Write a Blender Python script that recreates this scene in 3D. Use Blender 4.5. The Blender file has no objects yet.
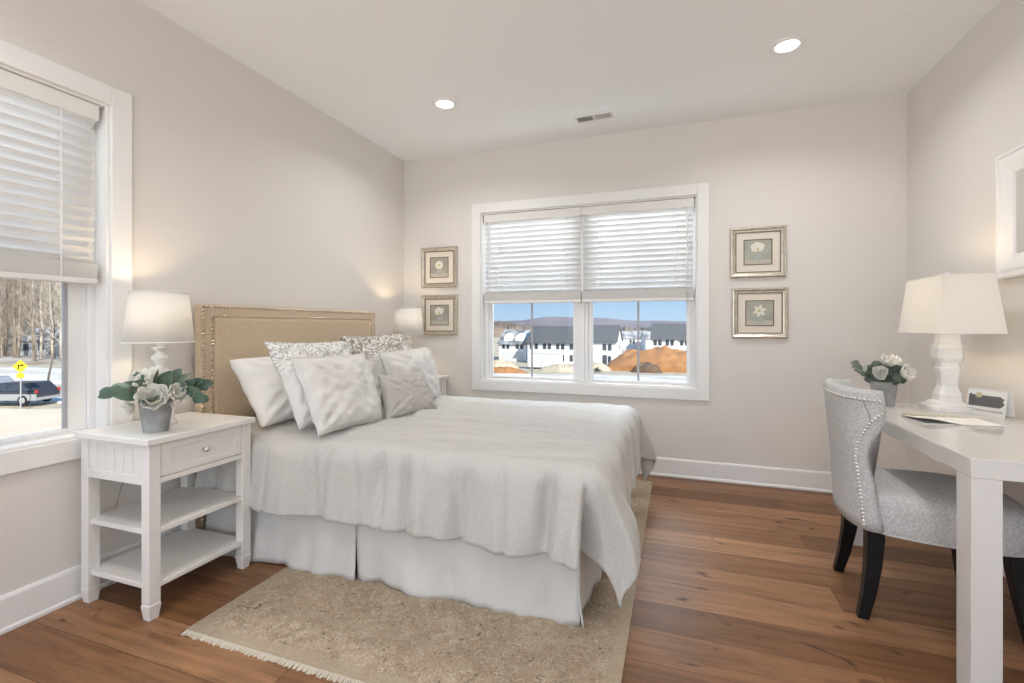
import bpy, bmesh, math, random
from mathutils import Vector, Matrix, noise
S = bpy.context.scene
PI = math.pi
rnd = random.Random(7)

# ------------------------------------------------------------------ camera
CAMX, CAMZ, ROOM_D, ROOM_W, ROOM_H = 2.448, 1.1754, 3.89, 3.918, 2.74
cam_d = bpy.data.cameras.new('camera')
cam = bpy.data.objects.new('camera', cam_d)
S.collection.objects.link(cam)
cam.location = (CAMX, 0, CAMZ)
cam.rotation_euler = (PI / 2, 0, 0.336622)
cam_d.sensor_width = 36.0
cam_d.lens = 471.34 / 1024 * 36.0
cam_d.shift_y = -(341.5 - 325.8) / 1024
cam_d.clip_start = 0.02
cam_d.clip_end = 5000
S.camera = cam

# ------------------------------------------------------------------ exposure, sky, sun, window light
S.view_settings.view_transform = 'Standard'
S.view_settings.look = 'None'
S.view_settings.gamma = 1.0
S.view_settings.use_curve_mapping = False
S.view_settings.exposure = 0.24
S.cycles.use_denoising = True
S.cycles.max_bounces = 10
S.cycles.diffuse_bounces = 6
S.cycles.transparent_max_bounces = 16
S.cycles.sample_clamp_indirect = 6.0

w = bpy.data.worlds.new('world')
S.world = w
w.use_nodes = True
nt = w.node_tree
nt.nodes.clear()
wo = nt.nodes.new('ShaderNodeOutputWorld')
bg = nt.nodes.new('ShaderNodeBackground')
tc = nt.nodes.new('ShaderNodeTexCoord')
sx = nt.nodes.new('ShaderNodeSeparateXYZ')
cr = nt.nodes.new('ShaderNodeValToRGB')
nt.links.new(tc.outputs['Generated'], sx.inputs[0])
nt.links.new(sx.outputs['Z'], cr.inputs[0])
nt.links.new(cr.outputs[0], bg.inputs[0])
nt.links.new(bg.outputs[0], wo.inputs[0])
cr.color_ramp.elements[0].position = 0.0
cr.color_ramp.elements[0].color = (0.55, 0.72, 0.90, 1)
cr.color_ramp.elements[1].position = 0.5
cr.color_ramp.elements[1].color = (0.20, 0.42, 0.85, 1)
e = cr.color_ramp.elements.new(0.08)
e.color = (0.36, 0.60, 0.93, 1)
bg.inputs[1].default_value = 0.85


def lamp(name, kind, loc, energy, col=(1, 1, 1), target=None, **kw):
    d = bpy.data.lights.new(name, kind)
    d.energy = energy
    d.color = col
    for k, v in kw.items():
        setattr(d, k, v)
    o = bpy.data.objects.new(name, d)
    S.collection.objects.link(o)
    o.location = loc
    if target is not None:
        o.rotation_euler = (Vector(target) - Vector(loc)).to_track_quat('-Z', 'Y').to_euler()
    return o


lamp('sun', 'SUN', (30, -24, 26), 5.8, (1.0, 0.94, 0.86), (0, 0, 0), angle=0.01)
# added fill light, unseen at the open rear of the room behind the camera
lamp('rear_fill', 'AREA', (1.9, -2.25, 1.4), 45, (0.965, 0.98, 0.985), (1.9, 2.0, 2.9), shape='RECTANGLE', size=3.4, size_y=2.2)
# skylight from above outside each window
lamp('side_window_skylight', 'AREA', (-1.5, 0.55, 2.9), 100, (0.92, 0.965, 1.0), (0.6, 0.6, 0.8), shape='RECTANGLE', size=2.2, size_y=1.6)
lamp('end_window_skylight', 'AREA', (1.7, 5.4, 2.9), 190, (0.92, 0.965, 1.0), (1.8, 3.2, 0.8), shape='RECTANGLE', size=2.2, size_y=1.6)


# ------------------------------------------------------------------ materials
def mat(name, col, rough=0.6, metal=0.0, spec=None, noise_amt=0.0, noise_scale=20.0, bump=0.0, bump_scale=80.0, col2=None, emis=None, estr=0.0, stretch=(1, 1, 1), sheen=0.0, coat=0.0):
    m = bpy.data.materials.new(name)
    m.use_nodes = True
    t = m.node_tree
    b = t.nodes['Principled BSDF']
    b.inputs['Base Color'].default_value = (*col, 1)
    b.inputs['Roughness'].default_value = rough
    b.inputs['Metallic'].default_value = metal
    if spec is not None:
        b.inputs['Specular IOR Level'].default_value = spec
    if sheen:
        b.inputs['Sheen Weight'].default_value = sheen
    if coat:
        b.inputs['Coat Weight'].default_value = coat
        b.inputs['Coat Roughness'].default_value = 0.05
    if emis:
        b.inputs['Emission Color'].default_value = (*emis, 1)
        b.inputs['Emission Strength'].default_value = estr
    tcn = t.nodes.new('ShaderNodeTexCoord')
    mp = t.nodes.new('ShaderNodeMapping')
    mp.inputs['Scale'].default_value = stretch
    t.links.new(tcn.outputs['Object'], mp.inputs[0])
    if noise_amt or col2:
        n = t.nodes.new('ShaderNodeTexNoise')
        n.inputs['Scale'].default_value = noise_scale
        n.inputs['Detail'].default_value = 5
        t.links.new(mp.outputs[0], n.inputs[0])
        r = t.nodes.new('ShaderNodeValToRGB')
        c2 = col2 if col2 else tuple(c * (1 - noise_amt) for c in col)
        r.color_ramp.elements[0].position = 0.35
        r.color_ramp.elements[1].position = 0.65
        r.color_ramp.elements[0].color = (*c2, 1)
        r.color_ramp.elements[1].color = (*col, 1)
        t.links.new(n.outputs[0], r.inputs[0])
        t.links.new(r.outputs[0], b.inputs['Base Color'])
    if bump:
        n2 = t.nodes.new('ShaderNodeTexNoise')
        n2.inputs['Scale'].default_value = bump_scale
        n2.inputs['Detail'].default_value = 4
        t.links.new(mp.outputs[0], n2.inputs[0])
        bp = t.nodes.new('ShaderNodeBump')
        bp.inputs['Strength'].default_value = bump
        bp.inputs['Distance'].default_value = 0.01
        t.links.new(n2.outputs[0], bp.inputs['Height'])
        t.links.new(bp.outputs[0], b.inputs['Normal'])
    return m


def ramp(t, src, stops):
    r = t.nodes.new('ShaderNodeValToRGB')
    while len(r.color_ramp.elements) < len(stops):
        r.color_ramp.elements.new(0.5)
    for el, (p, c) in zip(r.color_ramp.elements, stops):
        el.position = p
        el.color = (*c, 1) if len(c) == 3 else c
    t.links.new(src, r.inputs[0])
    return r.outputs[0]


def mixc(t, fac, a, b, mode='MIX'):
    n = t.nodes.new('ShaderNodeMix')
    n.data_type = 'RGBA'
    n.blend_type = mode
    for sock, v in ((n.inputs[0], fac), (n.inputs[6], a), (n.inputs[7], b)):
        if isinstance(v, (int, float)):
            sock.default_value = v
        elif isinstance(v, tuple):
            sock.default_value = (*v, 1)
        else:
            t.links.new(v, sock)
    return n.outputs[2]


def tex_noise(t, vec, scale, detail=5, rough=0.55, dist=0.0):
    n = t.nodes.new('ShaderNodeTexNoise')
    n.inputs['Scale'].default_value = scale
    n.inputs['Detail'].default_value = detail
    n.inputs['Roughness'].default_value = rough
    n.inputs['Distortion'].default_value = dist
    t.links.new(vec, n.inputs[0])
    return n.outputs[0]


def mapping(t, scale=(1, 1, 1), loc=(0, 0, 0)):
    tcn = t.nodes.new('ShaderNodeTexCoord')
    mp = t.nodes.new('ShaderNodeMapping')
    mp.inputs['Scale'].default_value = scale
    mp.inputs['Location'].default_value = loc
    t.links.new(tcn.outputs['Object'], mp.inputs[0])
    return mp.outputs[0]


def wood_floor():
    m = bpy.data.materials.new('oak_floor')
    m.use_nodes = True
    t = m.node_tree
    b = t.nodes['Principled BSDF']
    v = mapping(t)
    br = t.nodes.new('ShaderNodeTexBrick')
    br.offset = 0.37
    br.offset_frequency = 3
    br.inputs['Scale'].default_value = 1.0
    br.inputs['Brick Width'].default_value = 1.9
    br.inputs['Row Height'].default_value = 0.19
    br.inputs['Mortar Size'].default_value = 0.0016
    br.inputs['Mortar Smooth'].default_value = 0.3
    br.inputs['Bias'].default_value = 0.0
    br.inputs['Color1'].default_value = (0.0, 0.0, 0.0, 1)
    br.inputs['Color2'].default_value = (1.0, 1.0, 1.0, 1)
    br.inputs['Mortar'].default_value = (0.5, 0.5, 0.5, 1)
    t.links.new(v, br.inputs[0])
    tone = ramp(t, br.outputs[0], [(0.0, (0.150, 0.070, 0.031)), (0.5, (0.230, 0.112, 0.052)), (1.0, (0.345, 0.182, 0.094))])
    # grain drawn out along the boards, shifted board by board
    sc = t.nodes.new('ShaderNodeVectorMath')
    sc.operation = 'MULTIPLY_ADD'
    t.links.new(br.outputs[0], sc.inputs[0])
    sc.inputs[1].default_value = (3.7, 0.0, 9.1)
    t.links.new(v, sc.inputs[2])
    mp2 = t.nodes.new('ShaderNodeMapping')
    mp2.inputs['Scale'].default_value = (1.1, 13.0, 1.0)
    t.links.new(sc.outputs[0], mp2.inputs[0])
    g = tex_noise(t, mp2.outputs[0], 2.2, 7, 0.62, 0.6)
    grain = ramp(t, g, [(0.28, (0.42, 0.37, 0.33)), (0.48, (0.95, 0.95, 0.95)), (0.72, (1.45, 1.43, 1.38))])
    c = mixc(t, 0.75, tone, grain, 'MULTIPLY')
    mp3 = t.nodes.new('ShaderNodeMapping')
    mp3.inputs['Scale'].default_value = (2.2, 5.5, 1.0)
    t.links.new(sc.outputs[0], mp3.inputs[0])
    k = tex_noise(t, mp3.outputs[0], 1.7, 3, 0.5, 1.2)
    knots = ramp(t, k, [(0.655, (0, 0, 0)), (0.75, (1, 1, 1))])
    c = mixc(t, knots, c, (0.055, 0.02, 0.009))
    seam = ramp(t, br.outputs[1], [(0.0, (0, 0, 0)), (1.0, (0.75, 0.75, 0.75))])
    c = mixc(t, seam, c, (0.04, 0.017, 0.008))
    t.links.new(c, b.inputs['Base Color'])
    b.inputs['Roughness'].default_value = 0.42
    b.inputs['Specular IOR Level'].default_value = 0.3
    bp = t.nodes.new('ShaderNodeBump')
    bp.inputs['Strength'].default_value = 0.12
    bp.inputs['Distance'].default_value = 0.004
    t.links.new(g, bp.inputs['Height'])
    t.links.new(bp.outputs[0], b.inputs['Normal'])
    return m


def rug_mat():
    m = bpy.data.materials.new('faded_rug')
    m.use_nodes = True
    t = m.node_tree
    b = t.nodes['Principled BSDF']
    v = mapping(t)
    n1 = tex_noise(t, v, 5.0, 6, 0.65, 1.0)
    base = ramp(t, n1, [(0.35, (0.34, 0.262, 0.185)), (0.55, (0.42, 0.33, 0.24)), (0.7, (0.48, 0.395, 0.30))])
    n2 = tex_noise(t, v, 42.0, 6, 0.75, 1.0)
    light = ramp(t, n2, [(0.50, (0, 0, 0)), (0.62, (0.6, 0.6, 0.6))])
    c = mixc(t, light, base, (0.60, 0.53, 0.43))
    n3 = tex_noise(t, v, 13.0, 6, 0.72, 2.2)
    dark = ramp(t, n3, [(0.57, (0, 0, 0)), (0.66, (0.6, 0.6, 0.6))])
    c = mixc(t, dark, c, (0.25, 0.215, 0.175))
    # thin broken scrolls and fine speckle
    sc1 = ramp(t, tex_noise(t, v, 8.0, 1, 0.5, 3.5), [(0.478, (0, 0, 0)), (0.492, (0.9, 0.9, 0.9)), (0.506, (0.9, 0.9, 0.9)), (0.52, (0, 0, 0))])
    msk = ramp(t, tex_noise(t, v, 30.0, 3, 0.6, 0.5), [(0.50, (0, 0, 0)), (0.57, (1, 1, 1))])
    c = mixc(t, mixc(t, 1.0, sc1, msk, 'MULTIPLY'), c, (0.12, 0.105, 0.085))
    sp1 = ramp(t, tex_noise(t, v, 130.0, 3, 0.7, 0.0), [(0.34, (0.72, 0.70, 0.67)), (0.50, (1.02, 1.03, 1.03)), (0.66, (1.28, 1.28, 1.26))])
    c = mixc(t, 1.0, c, sp1, 'MULTIPLY')
    # paler band around the edge and a line beside it (coordinates from the rug's middle)
    sp = t.nodes.new('ShaderNodeSeparateXYZ')
    t.links.new(v, sp.inputs[0])

    def edge(sock, half):
        a = t.nodes.new('ShaderNodeMath')
        a.operation = 'ABSOLUTE'
        t.links.new(sock, a.inputs[0])
        s = t.nodes.new('ShaderNodeMath')
        s.operation = 'SUBTRACT'
        s.inputs[0].default_value = half
        t.links.new(a.outputs[0], s.inputs[1])
        return s.outputs[0]
    mn = t.nodes.new('ShaderNodeMath')
    mn.operation = 'MINIMUM'
    t.links.new(edge(sp.outputs['X'], 0.805), mn.inputs[0])
    t.links.new(edge(sp.outputs['Y'], 1.19), mn.inputs[1])
    band = ramp(t, mn.outputs[0], [(0.0, (0.65, 0.65, 0.65)), (0.052, (0.65, 0.65, 0.65)), (0.056, (0.0, 0.0, 0.0)), (0.215, (0, 0, 0)), (0.22, (0.5, 0.5, 0.5)), (0.238, (0.5, 0.5, 0.5)), (0.243, (0, 0, 0))])
    c = mixc(t, band, c, (0.42, 0.345, 0.255))
    t.links.new(c, b.inputs['Base Color'])
    b.inputs['Roughness'].default_value = 0.95
    b.inputs['Specular IOR Level'].default_value = 0.1
    n4 = tex_noise(t, v, 180.0, 3)
    bp = t.nodes.new('ShaderNodeBump')
    bp.inputs['Strength'].default_value = 0.5
    bp.inputs['Distance'].default_value = 0.006
    t.links.new(n4, bp.inputs['Height'])
    t.links.new(bp.outputs[0], b.inputs['Normal'])
    return m


def damask(name, ca, cb, scale, lo, hi, top_fade=None, rough=0.7):
    """scrolling pattern of ca on cb; top_fade keeps it to the upper part of the cloth (local z)"""
    m = bpy.data.materials.new(name)
    m.use_nodes = True
    t = m.node_tree
    b = t.nodes['Principled BSDF']
    v = mapping(t)
    n = tex_noise(t, v, scale, 2, 0.5, 2.6)
    f = ramp(t, n, [(lo, (0, 0, 0)), (lo + 0.03, (1, 1, 1)), (hi, (1, 1, 1)), (hi + 0.03, (0, 0, 0))])
    if top_fade:
        sp = t.nodes.new('ShaderNodeSeparateXYZ')
        t.links.new(v, sp.inputs[0])
        ff = ramp(t, sp.outputs[top_fade[0]], [(top_fade[1], (0, 0, 0)), (top_fade[2], (1, 1, 1))])
        f = mixc(t, 1.0, f, ff, 'MULTIPLY')
    c = mixc(t, f, cb, ca)
    t.links.new(c, b.inputs['Base Color'])
    b.inputs['Roughness'].default_value = rough
    n4 = tex_noise(t, v, 90.0, 3)
    bp = t.nodes.new('ShaderNodeBump')
    bp.inputs['Strength'].default_value = 0.25
    bp.inputs['Distance'].default_value = 0.006
    t.links.new(n4, bp.inputs['Height'])
    t.links.new(bp.outputs[0], b.inputs['Normal'])
    return m


def shade_mat(name, col, trans=0.55):
    m = bpy.data.materials.new(name)
    m.use_nodes = True
    t = m.node_tree
    t.nodes.clear()
    o = t.nodes.new('ShaderNodeOutputMaterial')
    d = t.nodes.new('ShaderNodeBsdfDiffuse')
    tr = t.nodes.new('ShaderNodeBsdfTranslucent')
    mx = t.nodes.new('ShaderNodeMixShader')
    d.inputs[0].default_value = (*col, 1)
    tr.inputs[0].default_value = (*col, 1)
    mx.inputs[0].default_value = trans
    t.links.new(d.outputs[0], mx.inputs[1])
    t.links.new(tr.outputs[0], mx.inputs[2])
    t.links.new(mx.outputs[0], o.inputs[0])
    return m


def glass_mat():
    m = bpy.data.materials.new('window_glass')
    m.use_nodes = True
    t = m.node_tree
    t.nodes.clear()
    o = t.nodes.new('ShaderNodeOutputMaterial')
    a = t.nodes.new('ShaderNodeBsdfTransparent')
    g = t.nodes.new('ShaderNodeBsdfGlossy')
    g.inputs['Roughness'].default_value = 0.02
    f = t.nodes.new('ShaderNodeFresnel')
    f.inputs[0].default_value = 1.25
    mx = t.nodes.new('ShaderNodeMixShader')
    a.inputs[0].default_value = (0.97, 0.985, 0.98, 1)
    t.links.new(f.outputs[0], mx.inputs[0])
    t.links.new(a.outputs[0], mx.inputs[1])
    t.links.new(g.outputs[0], mx.inputs[2])
    t.links.new(mx.outputs[0], o.inputs[0])
    return m


M = dict(
    wall=mat('wall_paint', (0.765, 0.735, 0.70), 0.9, spec=0.2, bump=0.03, bump_scale=250),
    ceil=mat('ceiling_paint', (0.91, 0.925, 0.94), 0.95, spec=0.1, bump=0.03, bump_scale=200),
    trim=mat('white_trim', (0.87, 0.865, 0.855), 0.38, bump=0.01, bump_scale=30),
    vinyl=mat('white_vinyl', (0.86, 0.86, 0.86), 0.35, bump=0.01, bump_scale=30),
    muntin=mat('grey_muntin', (0.42, 0.43, 0.46), 0.4, bump=0.01),
    blind=shade_mat('blind_slat', (0.80, 0.795, 0.79), 0.05),
    blindrail=mat('blind_rail', (0.80, 0.785, 0.76), 0.45, bump=0.01),
    cord=mat('pale_cord', (0.85, 0.84, 0.81), 0.8, bump=0.1),
    floor=wood_floor(), rug=rug_mat(), glass=glass_mat(),
    fringe=mat('rug_fringe', (0.62, 0.56, 0.46), 0.95, bump=0.3, bump_scale=200),
    furn=mat('white_furniture', (0.79, 0.775, 0.745), 0.42, bump=0.015, bump_scale=40),
    gloss=mat('white_lacquer', (0.74, 0.725, 0.70), 0.14, coat=0.4, bump=0.004, bump_scale=10),
    knob=mat('silver_knob', (0.70, 0.69, 0.67), 0.25, metal=0.8, bump=0.01),
    linen=mat('tan_linen', (0.71, 0.58, 0.415), 0.9, noise_amt=0.16, noise_scale=60, bump=0.35, bump_scale=350, stretch=(1, 1, 4), spec=0.15),
    nail=mat('nailhead', (0.62, 0.54, 0.44), 0.22, metal=0.9, bump=0.01),
    nails=mat('silver_nailhead', (0.80, 0.79, 0.77), 0.35, metal=0.9, bump=0.01),
    comforter=mat('silver_comforter', (0.59, 0.578, 0.548), 0.5, noise_amt=0.09, noise_scale=90, bump=0.35, bump_scale=200, sheen=0.25),
    skirt=mat('white_bed_skirt', (0.64, 0.63, 0.605), 0.85, bump=0.12, bump_scale=45, spec=0.2),
    mattress=mat('mattress_ticking', (0.8, 0.79, 0.77), 0.9, bump=0.2),
    cotton=mat('white_cotton', (0.86, 0.845, 0.82), 0.85, bump=0.2, bump_scale=50, spec=0.2),
    satin=mat('silver_satin', (0.76, 0.745, 0.71), 0.38, noise_amt=0.14, noise_scale=14, bump=0.25, bump_scale=30, sheen=0.2),
    greyp=mat('grey_velvet', (0.56, 0.53, 0.50), 0.85, noise_amt=0.08, noise_scale=40, bump=0.35, bump_scale=220, spec=0.15),
    sham=damask('scroll_sham', (0.45, 0.45, 0.435), (0.84, 0.83, 0.80), 13, 0.455, 0.545, ('Y', 0.0, 0.12)),
    sham2=damask('brown_scroll_sham', (0.30, 0.255, 0.20), (0.78, 0.77, 0.75), 13, 0.44, 0.56, ('Y', 0.0, 0.12)),
    shade=shade_mat('lamp_shade_linen', (0.93, 0.915, 0.88), 0.33),
    ceramic=mat('white_ceramic', (0.88, 0.87, 0.84), 0.3, bump=0.02, bump_scale=20),
    pot=mat('grey_zinc', (0.40, 0.41, 0.41), 0.65, noise_amt=0.35, noise_scale=16, bump=0.2, bump_scale=40),
    soil=mat('dark_moss', (0.08, 0.09, 0.04), 0.95, noise_amt=0.4, bump=0.5),
    leaf=mat('magnolia_leaf', (0.125, 0.19, 0.14), 0.45, col2=(0.045, 0.095, 0.065), noise_scale=12, bump=0.05),
    leaf2=mat('eucalyptus_leaf', (0.19, 0.235, 0.185), 0.6, col2=(0.085, 0.11, 0.08), noise_scale=14, bump=0.05),
    stem=mat('green_stem', (0.16, 0.20, 0.09), 0.7, bump=0.05),
    petal=shade_mat('white_petal', (0.92, 0.905, 0.86), 0.35),
    pistil=mat('flower_centre', (0.55, 0.50, 0.18), 0.7, bump=0.2),
    frame=mat('champagne_frame', (0.66, 0.60, 0.50), 0.32, metal=0.75, noise_amt=0.18, noise_scale=30, bump=0.05),
    fillet=mat('dark_bronze_fillet', (0.20, 0.155, 0.11), 0.4, metal=0.5, bump=0.05),
    matb=mat('cream_mat', (0.80, 0.735, 0.64), 0.9, bump=0.03, bump_scale=200),
    pa=mat('print_sage', (0.36, 0.37, 0.31), 0.6, col2=(0.46, 0.46, 0.39), noise_scale=9, bump=0.02),
    pb=mat('print_taupe', (0.42, 0.385, 0.33), 0.6, col2=(0.34, 0.31, 0.265), noise_scale=9, bump=0.02),
    pfl=mat('print_flower', (0.78, 0.75, 0.66), 0.6, bump=0.02),
    pfy=mat('print_flower_heart', (0.52, 0.47, 0.13), 0.6, bump=0.02),
    pva=mat('print_vase', (0.42, 0.44, 0.41), 0.6, bump=0.02),
    ptb=mat('print_table', (0.52, 0.49, 0.41), 0.6, bump=0.02),
    mirror=mat('mirror_glass', (0.80, 0.80, 0.79), 0.03, metal=1.0, bump=0.002, bump_scale=4),
    chair=mat('grey_tweed', (0.72, 0.72, 0.71), 0.95, col2=(0.50, 0.50, 0.495), noise_scale=150, bump=0.5, bump_scale=300, spec=0.15),
    black=mat('black_lacquer', (0.008, 0.0075, 0.0075), 0.38, spec=0.25, bump=0.02),
    wire=mat('dark_cable', (0.13, 0.11, 0.09), 0.6, bump=0.05),
    wirew=mat('clear_cable', (0.45, 0.37, 0.25), 0.4, bump=0.05),
    paper=mat('white_paper', (0.84, 0.83, 0.80), 0.6, bump=0.02),
    cardgrey=mat('charcoal_ink', (0.13, 0.125, 0.125), 0.7, bump=0.02),
    cover=mat('grey_cover', (0.34, 0.32, 0.30), 0.6, bump=0.03),
    seal=mat('gold_seal', (0.55, 0.50, 0.30), 0.5, bump=0.05),
    grille=mat('white_grille', (0.80, 0.78, 0.75), 0.5, bump=0.02),
    dark=mat('painted_duct_shade', (0.10, 0.095, 0.09), 0.9, bump=0.05),
    lens=mat('light_lens', (0.95, 0.95, 0.95), 0.5, emis=(1, 0.97, 0.92), estr=6.0, bump=0.01),
    bulb=mat('lamp_bulb', (1, 1, 1), 0.5, emis=(1, 0.85, 0.65), estr=5.0, bump=0.01),
)


# ------------------------------------------------------------------ mesh helpers
class MB:
    def __init__(self):
        self.v, self.f, self.m = [], [], []

    def add(self, vs, fs, mi=0):
        o = len(self.v)
        self.v.extend(Vector(p) for p in vs)
        for f in fs:
            self.f.append(tuple(i + o for i in f))
            self.m.append(mi)
        return self

    def box(self, x0, x1, y0, y1, z0, z1, mi=0, mtx=None):
        vs = [Vector((x, y, z)) for z in (z0, z1) for y in (y0, y1) for x in (x0, x1)]
        if mtx is not None:
            vs = [mtx @ p for p in vs]
        return self.add(vs, [(0, 2, 3, 1), (4, 5, 7, 6), (0, 1, 5, 4), (2, 6, 7, 3), (0, 4, 6, 2), (1, 3, 7, 5)], mi)

    def lathe(self, prof, seg=32, c=(0, 0, 0), mi=0, cap=True):
        vs, fs = [], []
        for (r, z) in prof:
            for k in range(seg):
                a = 2 * PI * k / seg
                vs.append((c[0] + r * math.cos(a), c[1] + r * math.sin(a), c[2] + z))
        for i in range(len(prof) - 1):
            for k in range(seg):
                k2 = (k + 1) % seg
                fs.append((i * seg + k, i * seg + k2, (i + 1) * seg + k2, (i + 1) * seg + k))
        if cap:
            fs.append(tuple(reversed(range(seg))))
            fs.append(tuple((len(prof) - 1) * seg + k for k in range(seg)))
        return self.add(vs, fs, mi)

    def tube(self, pts, r, seg=8, mi=0, cap=True):
        pts = [Vector(p) for p in pts]
        rs = r if isinstance(r, (list, tuple)) else [r] * len(pts)
        vs, fs = [], []
        up = Vector((0, 0, 1))
        for i, p in enumerate(pts):
            d = (pts[min(i + 1, len(pts) - 1)] - pts[max(i - 1, 0)])
            d = d.normalized() if d.length > 1e-9 else Vector((0, 0, 1))
            u = up if abs(d.dot(up)) < 0.95 else Vector((1, 0, 0))
            a = d.cross(u).normalized()
            b = a.cross(d).normalized()
            for k in range(seg):
                t = 2 * PI * k / seg
                vs.append(p + rs[i] * (math.cos(t) * a + math.sin(t) * b))
        for i in range(len(pts) - 1):
            for k in range(seg):
                k2 = (k + 1) % seg
                fs.append((i * seg + k, (i + 1) * seg + k, (i + 1) * seg + k2, i * seg + k2))
        if cap:
            fs.append(tuple(range(seg)))
            fs.append(tuple(reversed([(len(pts) - 1) * seg + k for k in range(seg)])))
        return self.add(vs, fs, mi)

    def grid(self, nu, nv, fn, mi=0, flip=False):
        vs = [fn(i / nu, j / nv) for j in range(nv + 1) for i in range(nu + 1)]
        fs = []
        for j in range(nv):
            for i in range(nu):
                q = (j * (nu + 1) + i, j * (nu + 1) + i + 1, (j + 1) * (nu + 1) + i + 1, (j + 1) * (nu + 1) + i)
                fs.append(tuple(reversed(q)) if flip else q)
        return self.add(vs, fs, mi)

    def loft(self, rings, mi=0, cap=True):
        n = len(rings[0])
        vs = [p for r in rings for p in r]
        fs = []
        for i in range(len(rings) - 1):
            for k in range(n):
                k2 = (k + 1) % n
                fs.append((i * n + k, i * n + k2, (i + 1) * n + k2, (i + 1) * n + k))
        if cap:
            fs.append(tuple(reversed(range(n))))
            fs.append(tuple((len(rings) - 1) * n + k for k in range(n)))
        return self.add(vs, fs, mi)

    def build(self, name, ms, parent=None, loc=(0, 0, 0), rot=(0, 0, 0), smooth=False, bevel=0.0, sub=0, solid=0.0, seg=2):
        me = bpy.data.meshes.new(name)
        me.from_pydata([tuple(p) for p in self.v], [], self.f)
        ms = ms if isinstance(ms, (list, tuple)) else [ms]
        for m_ in ms:
            me.materials.append(m_)
        me.polygons.foreach_set('material_index', self.m)
        bm = bmesh.new()
        bm.from_mesh(me)
        bmesh.ops.recalc_face_normals(bm, faces=bm.faces)
        bm.to_mesh(me)
        bm.free()
        if smooth:
            me.polygons.foreach_set('use_smooth', [True] * len(me.polygons))
        me.update()
        o = bpy.data.objects.new(name, me)
        S.collection.objects.link(o)
        o.location = loc
        o.rotation_euler = rot
        if parent is not None:
            o.parent = parent
        if solid:
            md = o.modifiers.new('solid', 'SOLIDIFY')
            md.thickness = abs(solid)
            md.offset = -1 if solid > 0 else 1
        if sub:
            md = o.modifiers.new('sub', 'SUBSURF')
            md.levels = md.render_levels = sub
        if bevel:
            md = o.modifiers.new('bevel', 'BEVEL')
            md.width = bevel
            md.segments = seg
            md.limit_method = 'ANGLE'
            md.harden_normals = False
        return o


def tag(o, label=None, cat=None, group=None, kind=None):
    for k, v in (('label', label), ('category', cat), ('group', group), ('kind', kind)):
        if v:
            o[k] = v
    return o


def thing(name, label, cat, loc=(0, 0, 0), rot=(0, 0, 0), group=None):
    o = bpy.data.objects.new(name, None)
    o.empty_display_size = 0.1
    S.collection.objects.link(o)
    o.location = loc
    o.rotation_euler = rot
    return tag(o, label, cat, group)


def copy_tree(o, parent=None):
    c = o.copy()
    S.collection.objects.link(c)
    if parent is not None:
        c.parent = parent
    for ch in list(o.children):
        copy_tree(ch, c)
    return c


def struct(mb, name, m, **kw):
    return tag(mb.build(name, m, **kw), kind='structure')


def smoothstep(a, b, x):
    t = max(0.0, min(1.0, (x - a) / (b - a)))
    return t * t * (3 - 2 * t)


def lerp(a, b, t):
    return a + (b - a) * t


def curve_at(stops, x):
    if x <= stops[0][0]:
        return stops[0][1]
    for (a, va), (b, vb) in zip(stops, stops[1:]):
        if x <= b:
            t = (x - a) / (b - a)
            return lerp(va, vb, t * t * (3 - 2 * t))
    return stops[-1][1]


def dome_row(mb, pts, r, nrm, mi=0):
    """little round nail heads along a list of points"""
    for p, n in zip(pts, nrm):
        n = Vector(n).normalized()
        a = n.orthogonal().normalized()
        b = n.cross(a)
        vs, fs = [], []
        for (rr, h) in ((1.0, 0.0), (0.72, 0.5), (0.0, 0.75)):
            if rr == 0.0:
                vs.append(Vector(p) + n * r * h)
            else:
                for k in range(6):
                    t = 2 * PI * k / 6
                    vs.append(Vector(p) + r * rr * (math.cos(t) * a + math.sin(t) * b) + n * r * h)
        for k in range(6):
            k2 = (k + 1) % 6
            fs.append((k, k2, 6 + k2, 6 + k))
            fs.append((6 + k, 6 + k2, 12))
        mb.add(vs, fs, mi)


def resample(pts, step):
    pts = [Vector(p) for p in pts]
    out, acc = [pts[0]], 0.0
    for a, b in zip(pts, pts[1:]):
        L = (b - a).length
        d = step - acc
        while d <= L:
            out.append(a.lerp(b, d / L))
            d += step
        acc = L - (d - step)
    return out


# ================================================================== SETTING
REAR = -2.4
WT = 0.16
b = MB()
b.box(-WT, ROOM_W + WT, REAR, ROOM_D + WT, -0.12, 0.0)
struct(b, 'floor', M['floor'])
b = MB()
b.box(-WT, ROOM_W + WT, REAR, ROOM_D + WT, ROOM_H, ROOM_H + 0.2)
struct(b, 'ceiling', M['ceil'])
OZ0, OZ1 = 0.69, 2.18                                 # window opening heights
BX0, BX1 = 0.795, 2.595                               # end window, along x
LY0, LY1 = -0.376, 1.424                              # side window, along y
b = MB()
b.box(-WT, BX0, ROOM_D, ROOM_D + WT, 0, ROOM_H)
b.box(BX1, ROOM_W + WT, ROOM_D, ROOM_D + WT, 0, ROOM_H)
b.box(BX0, BX1, ROOM_D, ROOM_D + WT, 0, OZ0)
b.box(BX0, BX1, ROOM_D, ROOM_D + WT, OZ1, ROOM_H)
struct(b, 'wall_back', M['wall'])
b = MB()
b.box(-WT, 0, REAR, LY0, 0, ROOM_H)
b.box(-WT, 0, LY1, ROOM_D, 0, ROOM_H)
b.box(-WT, 0, LY0, LY1, 0, OZ0)
b.box(-WT, 0, LY0, LY1, OZ1, ROOM_H)
struct(b, 'wall_left', M['wall'])
b = MB()
b.box(ROOM_W, ROOM_W + WT, REAR, ROOM_D, 0, ROOM_H)
struct(b, 'wall_right', M['wall'])


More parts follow.
